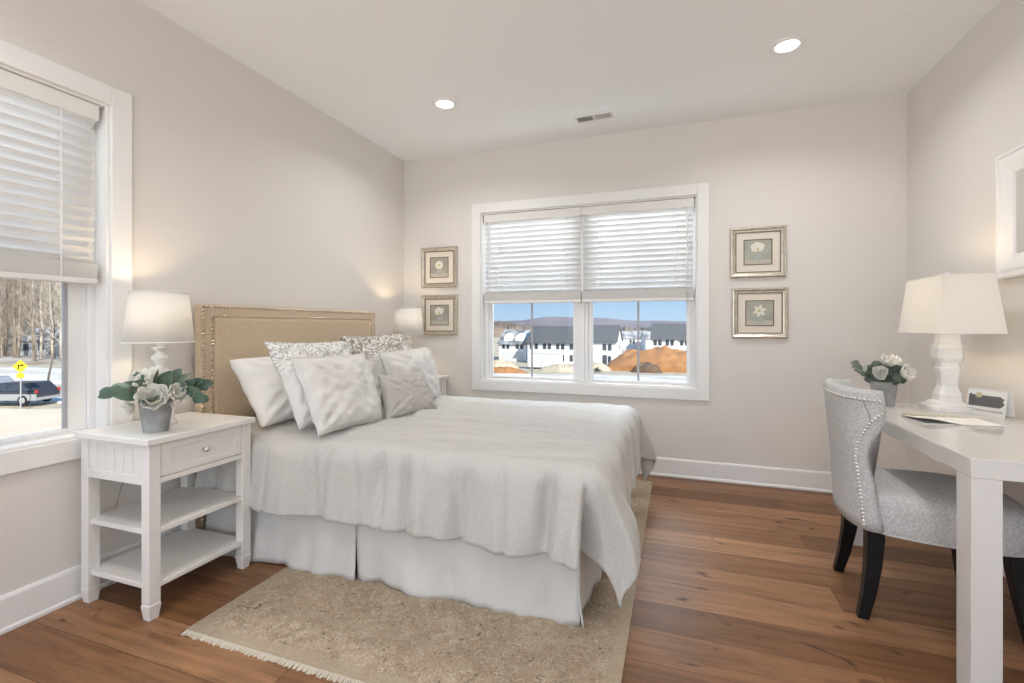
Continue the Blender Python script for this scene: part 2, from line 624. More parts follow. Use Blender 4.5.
def baseboard(name, L, loc, rot):
    # local x along the wall, -y into the room
    prof = [(0, 0), (-0.024, 0), (-0.024, 0.012), (-0.016, 0.02), (-0.015, 0.128), (-0.010, 0.138), (0, 0.14)]
    b = MB()
    b.loft([[(x, p[0], p[1]) for p in prof] for x in (0, L)])
    return struct(b, name, M['trim'], loc=loc, rot=rot)


baseboard('baseboard_back', ROOM_W, (0, ROOM_D, 0), (0, 0, 0))
baseboard('baseboard_left', ROOM_D - REAR, (0, REAR, 0), (0, 0, PI / 2))
baseboard('baseboard_right', ROOM_D - REAR, (ROOM_W, ROOM_D, 0), (0, 0, -PI / 2))


def window(name, loc, rz, wide=0.0):
    """double unit; local x along the wall, local +y outdoors"""
    root = bpy.data.objects.new(name, None)
    S.collection.objects.link(root)
    root.location = loc
    root.rotation_euler = (0, 0, rz)
    tag(root, kind='structure')
    W = 1.8
    c = 0.086
    b = MB()
    for (x0, x1, z0, z1) in ((-c, 0, OZ0 - c, OZ1 + c), (W, W + c, OZ0 - c, OZ1 + c), (0, W, OZ0 - c, OZ0), (0, W, OZ1, OZ1 + c)):
        b.box(x0, x1, -0.02, 0, z0, z1)
    b.build('casing', M['trim'], root, bevel=0.003)
    b = MB()
    j = 0.012
    b.box(0, j, -0.004, 0.13, OZ0, OZ1)
    b.box(W - j, W, -0.004, 0.13, OZ0, OZ1)
    b.box(j, W - j, -0.004, 0.13, OZ0, OZ0 + j)
    b.box(j, W - j, -0.004, 0.13, OZ1 - j, OZ1)
    b.build('jamb', M['trim'], root, bevel=0.002)
    for (x0, x1) in ((j, 0.88), (0.92, W - j)):
        fw = 0.028
        b = MB()
        for (a0, a1, z0, z1) in ((x0, x0 + fw, OZ0 + j, OZ1 - j), (x1 - fw, x1, OZ0 + j, OZ1 - j), (x0 + fw, x1 - fw, OZ0 + j, OZ0 + j + 0.006), (x0 + fw, x1 - fw, OZ1 - j - 0.03, OZ1 - j)):
            b.box(a0, a1, 0.07, 0.15, z0, z1)
        b.build('frame', M['vinyl'], root, bevel=0.003)
        s0, s1 = x0 + fw, x1 - fw
        zb = OZ0 + j + 0.006
        for (za, zc, ya) in ((zb, 1.46, 0.085), (1.43, OZ1 - j - 0.03, 0.115)):
            sw = (0.036 if ya < 0.1 else 0.03) + wide
            b = MB()
            b.box(s0, s0 + sw, ya, ya + 0.028, za, zc)
            b.box(s1 - sw, s1, ya, ya + 0.028, za, zc)
            b.box(s0 + sw, s1 - sw, ya, ya + 0.028, za, za + (0.018 if ya < 0.1 else 0.028))
            b.box(s0 + sw, s1 - sw, ya, ya + 0.028, zc - 0.03, zc)
            sash = b.build('sash', M['vinyl'], root, bevel=0.003)
            b = MB()
            b.box(s0 + sw - 0.004, s1 - sw + 0.004, ya + 0.011, ya + 0.017, za + 0.014, zc - 0.026)
            b.build('pane', M['glass'], sash)
            if wide:
                b = MB()
                b.box(s1 - sw - 0.016, s1 - sw, ya - 0.002, ya + 0.010, za + 0.018, zc - 0.030)
                b.build('screen_rail', M['muntin'], sash)
            mx = (s0 + s1) / 2
            b = MB()
            b.box(mx - 0.009, mx + 0.009, ya + 0.008, ya + 0.0105, za + 0.014, zc - 0.026)
            b.build('muntin', M['muntin'], sash)
    b = MB()
    b.box(0.88, 0.92, 0.06, 0.15, OZ0 + j, OZ1 - j)
    b.build('mullion', M['vinyl'], root, bevel=0.003)
    return root


window('window_1', (0, LY0, 0), PI / 2, 0.036)
window('window_2', (BX0, ROOM_D, 0), 0)


def blind(label, x0, x1, loc, rz, zbot, wand_side):
    root = thing('window_blind', label, 'blind', loc, (0, 0, rz), 'white horizontal blinds half raised')
    yc = 0.036
    b = MB()
    b.box(x0, x1, 0.004, 0.06, 2.095, 2.165)
    b.build('valance', M['blindrail'], root, bevel=0.004)
    b = MB()
    zt, n = 2.075, 0
    zs = zbot + 0.105
    pitch = 0.0437
    tilt = -math.radians(47)
    z = zt
    while z > zbot + 0.088:
        # a shallow crowned slat, room edge lower
        rows = []
        for k in range(5):
            s = -1 + k / 2.0
            q = 0.025 * s
            h = 0.0025 * (1 - s * s)
            rows.append((yc + q * math.cos(tilt) - h * math.sin(tilt), z + q * math.sin(tilt) + h * math.cos(tilt)))
        ring = rows + [(y + 0.0012, zz - 0.0022) for (y, zz) in reversed(rows)]
        b.loft([[(x, y, zz) for (y, zz) in ring] for x in (x0 + 0.008, x1 - 0.008)])
        z -= pitch
    b.build('slats', M['blind'], root)
    b = MB()
    zz = zbot + 0.026
    while zz < zbot + 0.088:
        b.box(x0 + 0.005, x1 - 0.005, yc - 0.025, yc + 0.025, zz, zz + 0.0026)
        zz += 0.0036
    b.build('gathered_slats', M['blindrail'], root)
    b = MB()
    b.box(x0 + 0.003, x1 - 0.003, yc - 0.027, yc + 0.027, zbot, zbot + 0.025)
    b.build('bottom_rail', M['blindrail'], root, bevel=0.004)
    for fx in (0.16, 0.84):
        x = lerp(x0, x1, fx)
        b = MB()
        b.box(x - 0.0015, x + 0.0015, yc - 0.0285, yc - 0.0265, zbot + 0.01, 2.1)
        b.box(x - 0.0015, x + 0.0015, yc + 0.0265, yc + 0.0285, zbot + 0.01, 2.1)
        z = zt
        while z > zbot + 0.088:
            b.box(x - 0.003, x + 0.003, yc - 0.027, yc + 0.027, z - 0.001, z, mtx=None)
            z -= pitch
        b.build('ladder_cord', M['cord'], root)
    x = x0 + 0.05 if wand_side < 0 else x1 - 0.05
    b = MB()
    b.tube([(x, 0.0, 2.1), (x, -0.002, zbot - 0.03)], 0.0035, 8)
    b.build('tilt_wand', M['cord'], root, smooth=True)
    return root


blind('white slatted blind half raised in the left half of the window beside the wall pictures', 0.022, 0.899, (BX0, ROOM_D, 0), 0, 1.372, -1)
blind('white slatted blind half raised in the right half of the window beside the wall pictures', 0.901, 1.778, (BX0, ROOM_D, 0), 0, 1.372, 1)
blind('white slatted blind half raised in the window beside the flower pot nightstand', 0.907, 1.765, (0, LY0, 0), PI / 2, 1.362, -1)
blind('white slatted blind in the near half of the window by the nightstand', 0.022, 0.893, (0, LY0, 0), PI / 2, 1.362, -1)


# ------------------------------------------------------------------ ceiling fittings
def downlight(x, y, label):
    r = thing('recessed_light', label, 'ceiling light', (x, y, ROOM_H), group='recessed ceiling lights')
    b = MB()
    b.lathe([(0.086, 0.0), (0.086, -0.006), (0.08, -0.010), (0.062, -0.009), (0.060, -0.002)], 40, cap=False)
    b.build('trim_ring', M['trim'], r, smooth=True)
    b = MB()
    b.lathe([(0.061, -0.001), (0.061, -0.004), (0.03, -0.006)], 40)
    b.build('lens', M['lens'], r, smooth=True)
    l = lamp('downlight_bulb', 'AREA', (x, y, ROOM_H - 0.03), 6.5, (1, 0.98, 0.96), None, shape='DISK', size=0.12)
    l.data.spread = math.radians(150)
    l.parent = r
    l.location = (0, 0, -0.03)
    return r


downlight(0.907, 2.975, 'round recessed ceiling light above the bed')
downlight(3.027, 2.985, 'round recessed ceiling light on the desk side of the room')
downlight(0.907, 0.6, 'added unseen round ceiling light behind the camera, bed side')  # extra fitting out of view, added to light the room
downlight(3.027, 0.6, 'added unseen round ceiling light behind the camera, desk side')  # likewise added unseen for its light on the desk side

r = thing('ceiling_vent', 'white rectangular air vent in the ceiling above the far window', 'vent', (1.862, 3.537, ROOM_H), (0, 0, math.radians(-3)))
b = MB()
for (x0, x1, y0, y1) in ((-0.14, 0.14, -0.055, -0.04), (-0.14, 0.14, 0.04, 0.055), (-0.14, -0.125, -0.04, 0.04), (0.125, 0.14, -0.04, 0.04), (-0.008, 0.008, -0.04, 0.04)):
    b.box(x0, x1, y0, y1, -0.008, 0)
b.build('vent_frame', M['grille'], r, bevel=0.002)
for (x0, x1, dirn) in ((-0.125, -0.008, 1), (0.008, 0.125, -1)):
    b = MB()
    n = 9
    for k in range(n):
        x = lerp(x0, x1, (k + 0.5) / n)
        b.box(-0.0045, 0.0045, -0.04, 0.04, -0.0008, 0.0008, mtx=Matrix.Translation((x, 0, -0.004)) @ Matrix.Rotation(dirn * math.radians(50), 4, 'Y'))
    b.build('louvre_bank', M['grille'], r)
b = MB()
b.box(-0.125, 0.125, -0.04, 0.04, -0.0012, 0)  # flat dark sheet behind the louvres; the duct's shade is in its colour
b.build('duct_shade_sheet', M['dark'], r)

# ================================================================== BED
BED0, BED1 = 1.80, 3.32
BEDC = (BED0 + BED1) / 2
bed = thing('bed', 'queen bed with tan upholstered nailhead headboard and white pleated skirt', 'bed', (0, BEDC, 0))
hw = 0.76
HB = 1.292
b = MB()
# headboard: outer border frame with a stepped raised centre panel
b.box(0.03, 0.085, -hw, hw, 0.10, HB)
hb = b.build('headboard', M['linen'], bed, bevel=0.014, seg=3)
b = MB()
b.box(0.07, 0.097, -hw + 0.075, hw - 0.075, 0.12, HB - 0.075)
b.build('headboard_panel', M['linen'], hb, bevel=0.012, seg=3)
for (ins, xx, rr) in ((0.014, 0.0855, 0.0085), (0.064, 0.0865, 0.0085)):
    b = MB()
    pts = resample([(xx, -hw + ins, 0.15), (xx, -hw + ins, HB - ins), (xx, hw - ins, HB - ins), (xx, hw - ins, 0.15)], 0.0205)
    dome_row(b, pts, rr, [(1, 0, 0)] * len(pts))
    b.build('nailhead_trim', M['nail'], hb, smooth=True)
for sy in (-1, 1):
    b = MB()
    b.box(0.035, 0.08, sy * 0.62 - 0.03, sy * 0.62 + 0.03, 0, 0.12)
    b.build('headboard_post', M['black'], bed)
b = MB()
b.box(0.10, 2.06, -0.735, 0.735, 0.30, 0.60)
b.build('mattress', M['mattress'], bed, bevel=0.05, seg=4)


def skirt_panel(p0, p1, out, seed, z1=0.36):
    p0, p1, out = Vector(p0), Vector(p1), Vector(out)
    L = (p1 - p0).length
    n = max(8, int(L / 0.02))
    b = MB()

    def fn(u, v):
        s = u * L
        z = z1 * (1 - v)
        w = v ** 1.5
        a = 0.034 * noise.noise((s * 5.0, seed, v * 0.8)) + 0.020 * noise.noise((s * 14.0, seed + 3, v * 1.5)) + 0.008 * noise.noise((s * 30.0, seed + 5, v * 2.5))
        e = 0.02 * (math.exp(-((s) / 0.06) ** 2) + math.exp(-((L - s) / 0.06) ** 2))
        return p0 + (p1 - p0) * u + out * (a * w + 0.004 + 0.010 * w + e * w * 0.15) + Vector((0, 0, z + 0.006 + 0.02 * w * noise.noise((s * 3, seed, 7))))
    b.grid(n, 14, fn)
    return b.build('skirt_panel', M['skirt'], bed, smooth=True, solid=0.004)


ys = -0.745
skirt_panel((0.12, ys, 0), (1.055, ys, 0), (0, -1, 0), 1.3)
skirt_panel((1.06, ys - 0.004, 0), (2.092, ys, 0), (0, -1, 0), 4.1)
skirt_panel((2.080, ys - 0.012, 0), (2.085, 0, 0), (1, 0, 0), 8.2)
skirt_panel((2.085, 0.004, 0), (2.085, -ys, 0), (1, 0, 0), 9.7)
skirt_panel((2.085, -ys, 0), (1.06, -ys, 0), (0, 1, 0), 12.2)
skirt_panel((1.055, -ys, 0), (0.12, -ys, 0), (0, 1, 0), 14.9)

# ------------------------------------------------------------------ comforter
TOP = 0.635


def crease(x, k=7.0):
    """a narrow valley wherever the noise value crosses zero"""
    return -max(0.0, 1 - abs(x) * k) ** 1.5


def comforter():
    X0, X1 = 0.13, 2.11
    Y0, Y1 = -0.705, 0.715       # about the bed's middle
    OH = 0.408
    R = 0.10
    NX, NY = 200, 150
    Lx, Ly = X1 - X0 + OH, Y1 - Y0 + 2 * OH

    def fall(d):
        q = R * PI / 2
        if d <= q:
            return R * math.sin(d / R), -R * (1 - math.cos(d / R))
        return R + 0.10 * (d - q), -(R + 0.985 * (d - q))

    def fn(u, v):
        s = X0 + u * Lx
        t = Y0 - OH + v * Ly
        du = max(0.0, s - X1)
        dn = max(0.0, Y0 - t)
        df = max(0.0, t - Y1)
        dv = max(dn, df)
        sg = -1 if dn > 0 else 1
        cx, cy = min(s, X1), max(Y0, min(Y1, t))
        # puffy top with long wrinkles running from head to foot
        tw = t + 0.10 * math.sin(s * 1.6) + 0.05 * noise.noise((s * 1.3, t * 1.3, 6))
        wr = 0.016 * noise.noise((s * 1.3, tw * 8.0, 1.7)) + 0.008 * noise.noise((s * 3, tw * 18, 4.2)) + 0.005 * noise.noise((s * 13, t * 20, 2.2))
        wr += 0.011 * crease(noise.noise((s * 0.9, tw * 4.5, 3.1)), 6.0) + 0.008 * crease(noise.noise((s * 2.4, tw * 7.5, 8.1)), 6.0)
        edge = min(1.0, min(X1 - cx, cy - Y0, Y1 - cy) / 0.35) if du == 0 and dv == 0 else 0.0
        top = TOP + 0.02 * max(0.0, edge) + wr * (0.45 + 0.55 * max(0.0, edge) if du == 0 and dv == 0 else 0.45)
        if du == 0 and dv == 0:
            return Vector((s, t, top))
        if du > 0 and dv == 0:
            h, z = fall(du)
            w = smoothstep(0.03, 0.36, du)
            f = w * (0.034 * noise.noise((t * 4.3, 2.2, du * 1.2)) + 0.016 * noise.noise((t * 11, 5.5, du * 1.5))) + 0.03 * smoothstep(0.0, 0.2, du) * crease(noise.noise((t * 3.6 + du * 0.3, 5.0, 1.0)), 4.5)
            near = smoothstep(0.42, 0.0, t - Y0)
            f += 0.085 * near * smoothstep(0.06, 0.30, du)
            return Vector((X1 + h + f, t, top + z))
        if dv > 0 and du == 0:
            h, z = fall(dv)
            w = smoothstep(0.03, 0.34, dv)
            f = w * (0.024 * noise.noise((s * 4.6 + 0.6 * dv, 7.2, dv * 1.1)) + 0.018 * noise.noise((s * 11 + dv, 1.5, dv * 1.6)) + 0.010 * noise.noise((s * 25, 1.5, dv * 3)))
            cr = smoothstep(0.0, 0.16, dv)
            g = smoothstep(0.25, 1.5, s)
            f += cr * (0.012 + 0.024 * g) * crease(noise.noise((s * 3.8 + dv * 0.35, 4.4, dv * 0.5)), 4.5)
            f += cr * (0.008 + 0.014 * g) * crease(noise.noise((s * 8.5 - dv * 0.5, 9.4, dv * 0.8)), 3.2)
            hem = 0.012 * noise.noise((s * 5, 3.3, 0)) * w
            proud = 0.035 * w * smoothstep(X1 - 0.16, X1 - 0.01, s)
            return Vector((s, cy + sg * (h + f + proud), top + z + hem))
        a = math.atan2(dv, du)
        D = math.hypot(du, dv)
        h, z = fall(D)
        k = smoothstep(0.05, 0.42, D)
        deg = math.degrees(a)
        ex = curve_at([(0, 0.085), (22, 0.085), (45, 0.040), (64, 0.03), (80, -0.060), (86, -0.015), (90, 0.0)], deg) * k
        ey = curve_at([(0, 0.0), (25, 0.0), (45, -0.045), (64, -0.055), (80, -0.135), (86, -0.03), (90, 0.035)], deg) * k
        return Vector((X1 + h * math.cos(a) + ex, cy + sg * (h * math.sin(a) + ey), top + z))
    b = MB()
    b.grid(NX, NY, fn)
    return b.build('comforter', M['comforter'], None, loc=(0, BEDC, 0), smooth=True, solid=0.02)


tag(comforter(), 'rumpled silver-grey comforter draped over the bed with a pointed corner at the foot', 'comforter')


# ------------------------------------------------------------------ pillows
def pillow(name, label, cat, c4, thick, m, seed, wrinkle=1.0, flange=0.0, pinch=0.06, group=None, sag=0.0):
    """c4: bottom-near, bottom-far, top-far, top-near corners; the cushion bulges along its normal.
    The mesh is laid out in its own plane: local X along the width, local Y up the cushion, local Z out."""
    BL, BR, TR, TL = [Vector(p) for p in c4]
    c = (BL + BR + TR + TL) / 4
    ux = ((BR + TR) - (BL + TL)).normalized()
    uy0 = ((TL + TR) - (BL + BR))
    n = ux.cross(uy0).normalized()
    uy = n.cross(ux).normalized()
    mt = Matrix((ux, uy, n)).transposed().to_4x4()
    mt.translation = c
    inv = mt.inverted()
    q = [inv @ p for p in (BL, BR, TR, TL)]
    N = 52

    def side(sg):
        def fn(u, v):
            s, t = 2 * u - 1, 2 * v - 1
            # edges drawn in between the corners
            sp = s * (1 - pinch * (1 - abs(s) ** 0.0) * 0) * (1 - pinch * (1 - t * t) * abs(s) ** 2 * 0.9)
            tp = t * (1 - pinch * (1 - s * s) * abs(t) ** 2 * 0.9)
            uu, vv = (sp + 1) / 2, (tp + 1) / 2
            p = q[0] * (1 - uu) * (1 - vv) + q[1] * uu * (1 - vv) + q[2] * uu * vv + q[3] * (1 - uu) * vv
            e = 1.0 + flange
            fs = max(0.0, 1 - (abs(s) * e) ** 2.6)
            ft = max(0.0, 1 - (abs(t) * e) ** 2.6)
            hgt = thick * 0.5 * (fs * ft) ** 0.45
            edge_ = max(abs(s), abs(t))
            w = wrinkle * (0.016 * noise.noise((s * 2.1 + seed, t * 2.1, sg)) + 0.009 * noise.noise((s * 4.5 + seed, t * 5.5, sg * 2))) * smoothstep(1.0, 0.7, edge_)
            # creases running in from the corners
            r = abs(s) * abs(t)
            w += wrinkle * (0.010 * math.sin((abs(s) - abs(t)) * 16 + seed) + 0.006 * noise.noise((s * 9 + seed, t * 9 - s * 5, sg))) * (r + 0.15) * smoothstep(1.0, 0.75, edge_)
            wave = 0.010 * wrinkle * noise.noise((s * 3 + seed, t * 3, 11)) * smoothstep(0.75, 1.0, edge_)
            hgt *= 1.0 - sag * t
            hgt += 0.0035 * (1 - edge_ ** 24)
            return p + Vector((0, 0, sg * (hgt + (w if hgt > 0.008 else 0)) + wave))
        return fn
    b = MB()
    b.grid(N, N, side(1))
    b.grid(N, N, side(-1), flip=True)
    o = b.build(name, m, None, smooth=True)
    bm = bmesh.new()
    bm.from_mesh(o.data)
    bmesh.ops.remove_doubles(bm, verts=bm.verts, dist=0.0006)
    bmesh.ops.recalc_face_normals(bm, faces=bm.faces)
    bm.to_mesh(o.data)
    bm.free()
    o.matrix_world = mt
    return tag(o, label, cat, group)


Z0 = TOP + 0.022
pillow('pillow', 'plain white cotton pillow leaning on the headboard beside the near nightstand', 'pillow',
       ((0.45, 1.85, Z0), (0.45, 2.53, Z0), (0.215, 2.53, 1.0), (0.225, 1.848, 0.996)), 0.17, M['cotton'], 1.0, 1.0)
pillow('pillow_sham', 'white sham with grey scroll pattern standing in front of the plain white pillow', 'pillow',
       ((0.685, 1.855, Z0), (0.66, 2.45, Z0), (0.515, 2.42, 1.085), (0.455, 1.85, 1.098)), 0.15, M['sham'], 5.0, 1.0, flange=0.05)
pillow('pillow_sham', 'sham with dark brown scroll corner, rear of the far side of the bed', 'pillow',
       ((0.60, 2.56, Z0), (0.62, 3.16, Z0), (0.470, 3.12, 1.125), (0.398, 2.50, 1.107)), 0.15, M['sham2'], 9.0, 1.0, flange=0.05)
pillow('pillow', 'large silvery satin pillow in front on the near side of the bed', 'pillow',
       ((0.846, 1.80, 0.648), (0.865, 2.31, 0.630), (0.735, 2.31, 1.020), (0.668, 1.80, 1.026)), 0.16, M['satin'], 3.0, 0.95, flange=0.06)
pillow('pillow', 'pale silvery satin pillow on the far side behind the small grey cushion', 'pillow',
       ((0.82, 2.52, Z0 - 0.01), (0.81, 3.10, Z0), (0.702, 3.10, 1.028), (0.687, 2.50, 1.008)), 0.16, M['satin'], 14.0, 0.9, flange=0.06)
pillow('cushion', 'small plain grey rectangular cushion at the front of the pillows', 'cushion',
       ((0.890, 2.29, 0.635), (0.992, 2.71, 0.635), (0.886, 2.70, 0.885), (0.828, 2.30, 0.895)), 0.11, M['greyp'], 21.0, 0.7, pinch=0.10)

# ================================================================== RUG
rug = thing('area_rug', 'faded tan oriental style rug with cream fringe under the bed', 'rug', (1.470, 2.49, 0))
b = MB()
b.grid(40, 60, lambda u, v: Vector((lerp(-0.805, 0.805, u), lerp(-1.19, 1.19, v), 0.008 + 0.0012 * noise.noise((u * 9, v * 14, 3)))))
b.build('pile', M['rug'], rug, solid=0.007)
for sy in (-1, 1):
    b = MB()
    for k in range(230):
        x = lerp(-0.803, 0.803, (k + 0.5) / 230)
        L = 0.020 + 0.010 * rnd.random()
        dx = 0.006 * (rnd.random() - 0.5)
        y0, y1 = sy * 1.186, sy * (1.19 + L)
        b.add([(x - 0.0028, y0, 0.007), (x + 0.0028, y0, 0.007), (x + dx + 0.003, y1, 0.0015), (x + dx - 0.003, y1, 0.0015), (x, y0, 0.001), (x + dx, y1, 0.0008)],
              [(0, 1, 2, 3), (0, 3, 5, 4), (1, 4, 5, 2)])
    b.build('fringe', M['fringe'], rug)


# ================================================================== NIGHTSTANDS
def nightstand(label, loc):
    """front faces +x; origin in the middle of the footprint"""
    r = thing('nightstand', label, 'nightstand', loc, group='white nightstands either side of the bed')
    dx, dy, H = 0.21, 0.236, 0.727
    lw = 0.046
    for sx_ in (-1, 1):
        for sy in (-1, 1):
            b = MB()
            x0, x1 = sorted((sx_ * dx, sx_ * (dx - lw)))
            y0, y1 = sorted((sy * dy, sy * (dy - lw)))
            b.box(x0, x1, y0, y1, 0.066, H - 0.026)
            leg = b.build('leg', M['furn'], r, bevel=0.003)
            b = MB()
            i = 0.006
            cxm, cym = (x0 + x1) / 2, (y0 + y1) / 2
            h1, h2 = lw / 2 + 0.001, lw / 2 - 0.005
            b.loft([[(cxm + a * h2, cym + c * h2, 0.0) for a, c in ((-1, -1), (1, -1), (1, 1), (-1, 1))],
                    [(cxm + a * h1, cym + c * h1, 0.05) for a, c in ((-1, -1), (1, -1), (1, 1), (-1, 1))],
                    [(cxm + a * h1, cym + c * h1, 0.062) for a, c in ((-1, -1), (1, -1), (1, 1), (-1, 1))],
                    [(cxm + a * h2, cym + c * h2, 0.067) for a, c in ((-1, -1), (1, -1), (1, 1), (-1, 1))]])
            b.build('foot', M['furn'], leg, bevel=0.002)
    b = MB()
    b.box(-dx - 0.015, dx + 0.015, -dy - 0.015, dy + 0.015, H - 0.026, H)
    b.build('top', M['furn'], r, bevel=0.004)
    zb = 0.538
    for sy in (-1, 1):                                  # beadboard side
        b = MB()
        ya = sy * (dy - 0.006)
        yb = sy * (dy - 0.02)
        y0, y1 = sorted((ya, yb))
        b.box(-dx + lw, dx - lw, y0, y1, zb, H - 0.026)
        yo = sorted((sy * (dy - 0.001), sy * (dy - 0.008)))
        b.box(-dx + lw, dx - lw, yo[0], yo[1], zb, zb + 0.036)
        b.box(-dx + lw, dx - lw, yo[0], yo[1], H - 0.042, H - 0.026)
        nb = 6
        wb = (2 * (dx - lw)) / nb
        for k in range(nb):
            x = -dx + lw + k * wb
            ys_ = sorted((sy * (dy - 0.003), sy * (dy - 0.008)))
            b.box(x + 0.0035, x + wb - 0.0035, ys_[0], ys_[1], zb + 0.036, H - 0.042)
        b.build('side_panel', M['furn'], r, bevel=0.0012)
    b = MB()
    b.box(-dx + 0.004, -dx + 0.018, -dy + lw, dy - lw, zb, H - 0.026)
    b.build('back_panel', M['furn'], r)
    b = MB()
    b.box(dx - 0.026, dx - 0.004, -dy + lw, dy - lw, zb, zb + 0.022)
    b.build('front_rail', M['furn'], r, bevel=0.002)
    b = MB()                                            # recessed drawer front with a raised frame
    y0, y1, z0, z1 = -dy + lw + 0.003, dy - lw - 0.003, zb + 0.025, H - 0.030
    b.box(dx - 0.024, dx - 0.012, y0, y1, z0, z1)
    fw = 0.028
    b.box(dx - 0.012, dx - 0.004, y0, y1, z0, z0 + fw)
    b.box(dx - 0.012, dx - 0.004, y0, y1, z1 - fw, z1)
    b.box(dx - 0.012, dx - 0.004, y0, y0 + fw + 0.012, z0 + fw, z1 - fw)
    b.box(dx - 0.012, dx - 0.004, y1 - fw - 0.012, y1, z0 + fw, z1 - fw)
    dr = b.build('drawer', M['furn'], r, bevel=0.0015)
    b = MB()
    b.lathe([(0.006, 0), (0.006, 0.012), (0.0125, 0.017), (0.0135, 0.023), (0.010, 0.028), (0.003, 0.030)], 20)
    b.build('knob', M['knob'], dr, loc=(dx - 0.012, 0, (z0 + z1) / 2), rot=(0, PI / 2, 0), smooth=True)
    for z in (0.335, 0.118):
        b = MB()
        b.box(-dx + 0.01, dx - 0.006, -dy + 0.012, dy - 0.012, z, z + 0.021)
        b.build('shelf', M['furn'], r, bevel=0.003)
    return r


NX_ = 0.268
ns = nightstand('white nightstand with beadboard side and open shelves below the near window', (NX_, 1.521, 0))
ns2 = copy_tree(ns)
ns2.location = (NX_, 3.60, 0)
ns2['label'] = 'white nightstand on the far side of the bed, mostly hidden by pillows'


# ================================================================== BEDSIDE LAMPS
def cone_shade(mb, r0, r1, z0, z1, th=0.002, seg=48):
    vs, fs = [], []
    for (rr, z) in ((r0, z0), (r1, z1), (r1 - th, z1), (r0 - th, z0)):
        for k in range(seg):
            a = 2 * PI * k / seg
            vs.append((rr * math.cos(a), rr * math.sin(a), z))
    for i in range(4):
        j = (i + 1) % 4
        for k in range(seg):
            k2 = (k + 1) % seg
            fs.append((i * seg + k, i * seg + k2, j * seg + k2, j * seg + k))
    mb.add(vs, fs)


def bedside_lamp(label, loc, cord_pts):
    r = thing('table_lamp', label, 'lamp', loc, group='bedside lamps with turned white bases')
    b = MB()
    b.lathe([(0.066, 0.0), (0.066, 0.012), (0.058, 0.020), (0.030, 0.032), (0.018, 0.05), (0.020, 0.062), (0.052, 0.085), (0.056, 0.092), (0.050, 0.100),
             (0.020, 0.122), (0.018, 0.135), (0.044, 0.162), (0.048, 0.170), (0.042, 0.178), (0.017, 0.198), (0.016, 0.210), (0.037, 0.234), (0.040, 0.241), (0.035, 0.248),
             (0.015, 0.266), (0.014, 0.276), (0.030, 0.298), (0.033, 0.305), (0.029, 0.311), (0.013, 0.326), (0.013, 0.335), (0.030, 0.346), (0.031, 0.352), (0.012, 0.356)], 36)
    b.build('base', M['ceramic'], r, smooth=True)
    b = MB()
    b.lathe([(0.011, 0.354), (0.011, 0.40), (0.016, 0.402), (0.016, 0.44), (0.010, 0.442)], 20)
    b.build('socket', M['cord'], r, smooth=True)
    b = MB()
    b.lathe([(0.012, 0.44), (0.018, 0.45), (0.024, 0.465), (0.022, 0.478), (0.010, 0.487), (0.002, 0.489)], 20)
    b.build('bulb', M['bulb'], r, smooth=True)
    b = MB()
    cone_shade(b, 0.134, 0.110, 0.372, 0.600)
    sh = b.build('shade', M['shade'], r, smooth=True)
    for (rr, z) in ((0.1345, 0.374), (0.1105, 0.598)):
        b = MB()
        pts = [(rr * math.cos(2 * PI * k / 48), rr * math.sin(2 * PI * k / 48), z) for k in range(49)]
        b.tube(pts, 0.0028, 6, cap=False)
        b.build('shade_rim', M['cord'], sh, smooth=True)
    b = MB()                                            # spider that carries the shade
    for k in range(3):
        a = 2 * PI * k / 3 + 0.4
        b.tube([(0.010 * math.cos(a), 0.010 * math.sin(a), 0.545), (0.111 * math.cos(a), 0.111 * math.sin(a), 0.592)], 0.0015, 6)
    b.tube([(0.016, 0, 0.44), (0.034, 0, 0.47), (0.034, 0, 0.51), (0.010, 0, 0.545), (-0.010, 0, 0.545), (-0.034, 0, 0.51), (-0.034, 0, 0.47), (-0.016, 0, 0.44)], 0.0015, 6)
    b.build('shade_carrier', M['knob'], sh, smooth=True)
    b = MB()
    b.tube(cord_pts, 0.0022, 6)
    b.build('power_cord', M['wirew'], r, smooth=True)
    l = lamp('bulb_light', 'POINT', (0, 0, 0), 3.4, (1, 0.77, 0.50), None, shadow_soft_size=0.025)
    l.parent = r
    l.location = (0, 0, 0.52)
    return r


LX, LY = 0.226, 1.495
cp = [(-0.05, 0.02, 0.004), (-0.12, 0.03, 0.004), (-0.19, 0.03, 0.003), (-0.2115, 0.03, -0.03), (-0.2115, 0.02, -0.20), (-0.2115, -0.03, -0.30), (-0.2115, -0.055, -0.40), (-0.2115, -0.03, -0.46),
      (-0.20, 0.03, -0.47), (-0.19, 0.08, -0.485), (-0.20, 0.13, -0.475), (-0.2115, 0.14, -0.46), (-0.2115, 0.09, -0.462)]
bedside_lamp('white bedside lamp with stacked disc base behind the magnolia pot', (LX, LY, 0.727), cp)
bedside_lamp('white bedside lamp in the far corner beside the lower left picture', (0.245, 3.57, 0.727), [(-0.05, 0, 0.004), (-0.2, 0.02, 0.004), (-0.236, 0.02, -0.03), (-0.236, 0.03, -0.5)])


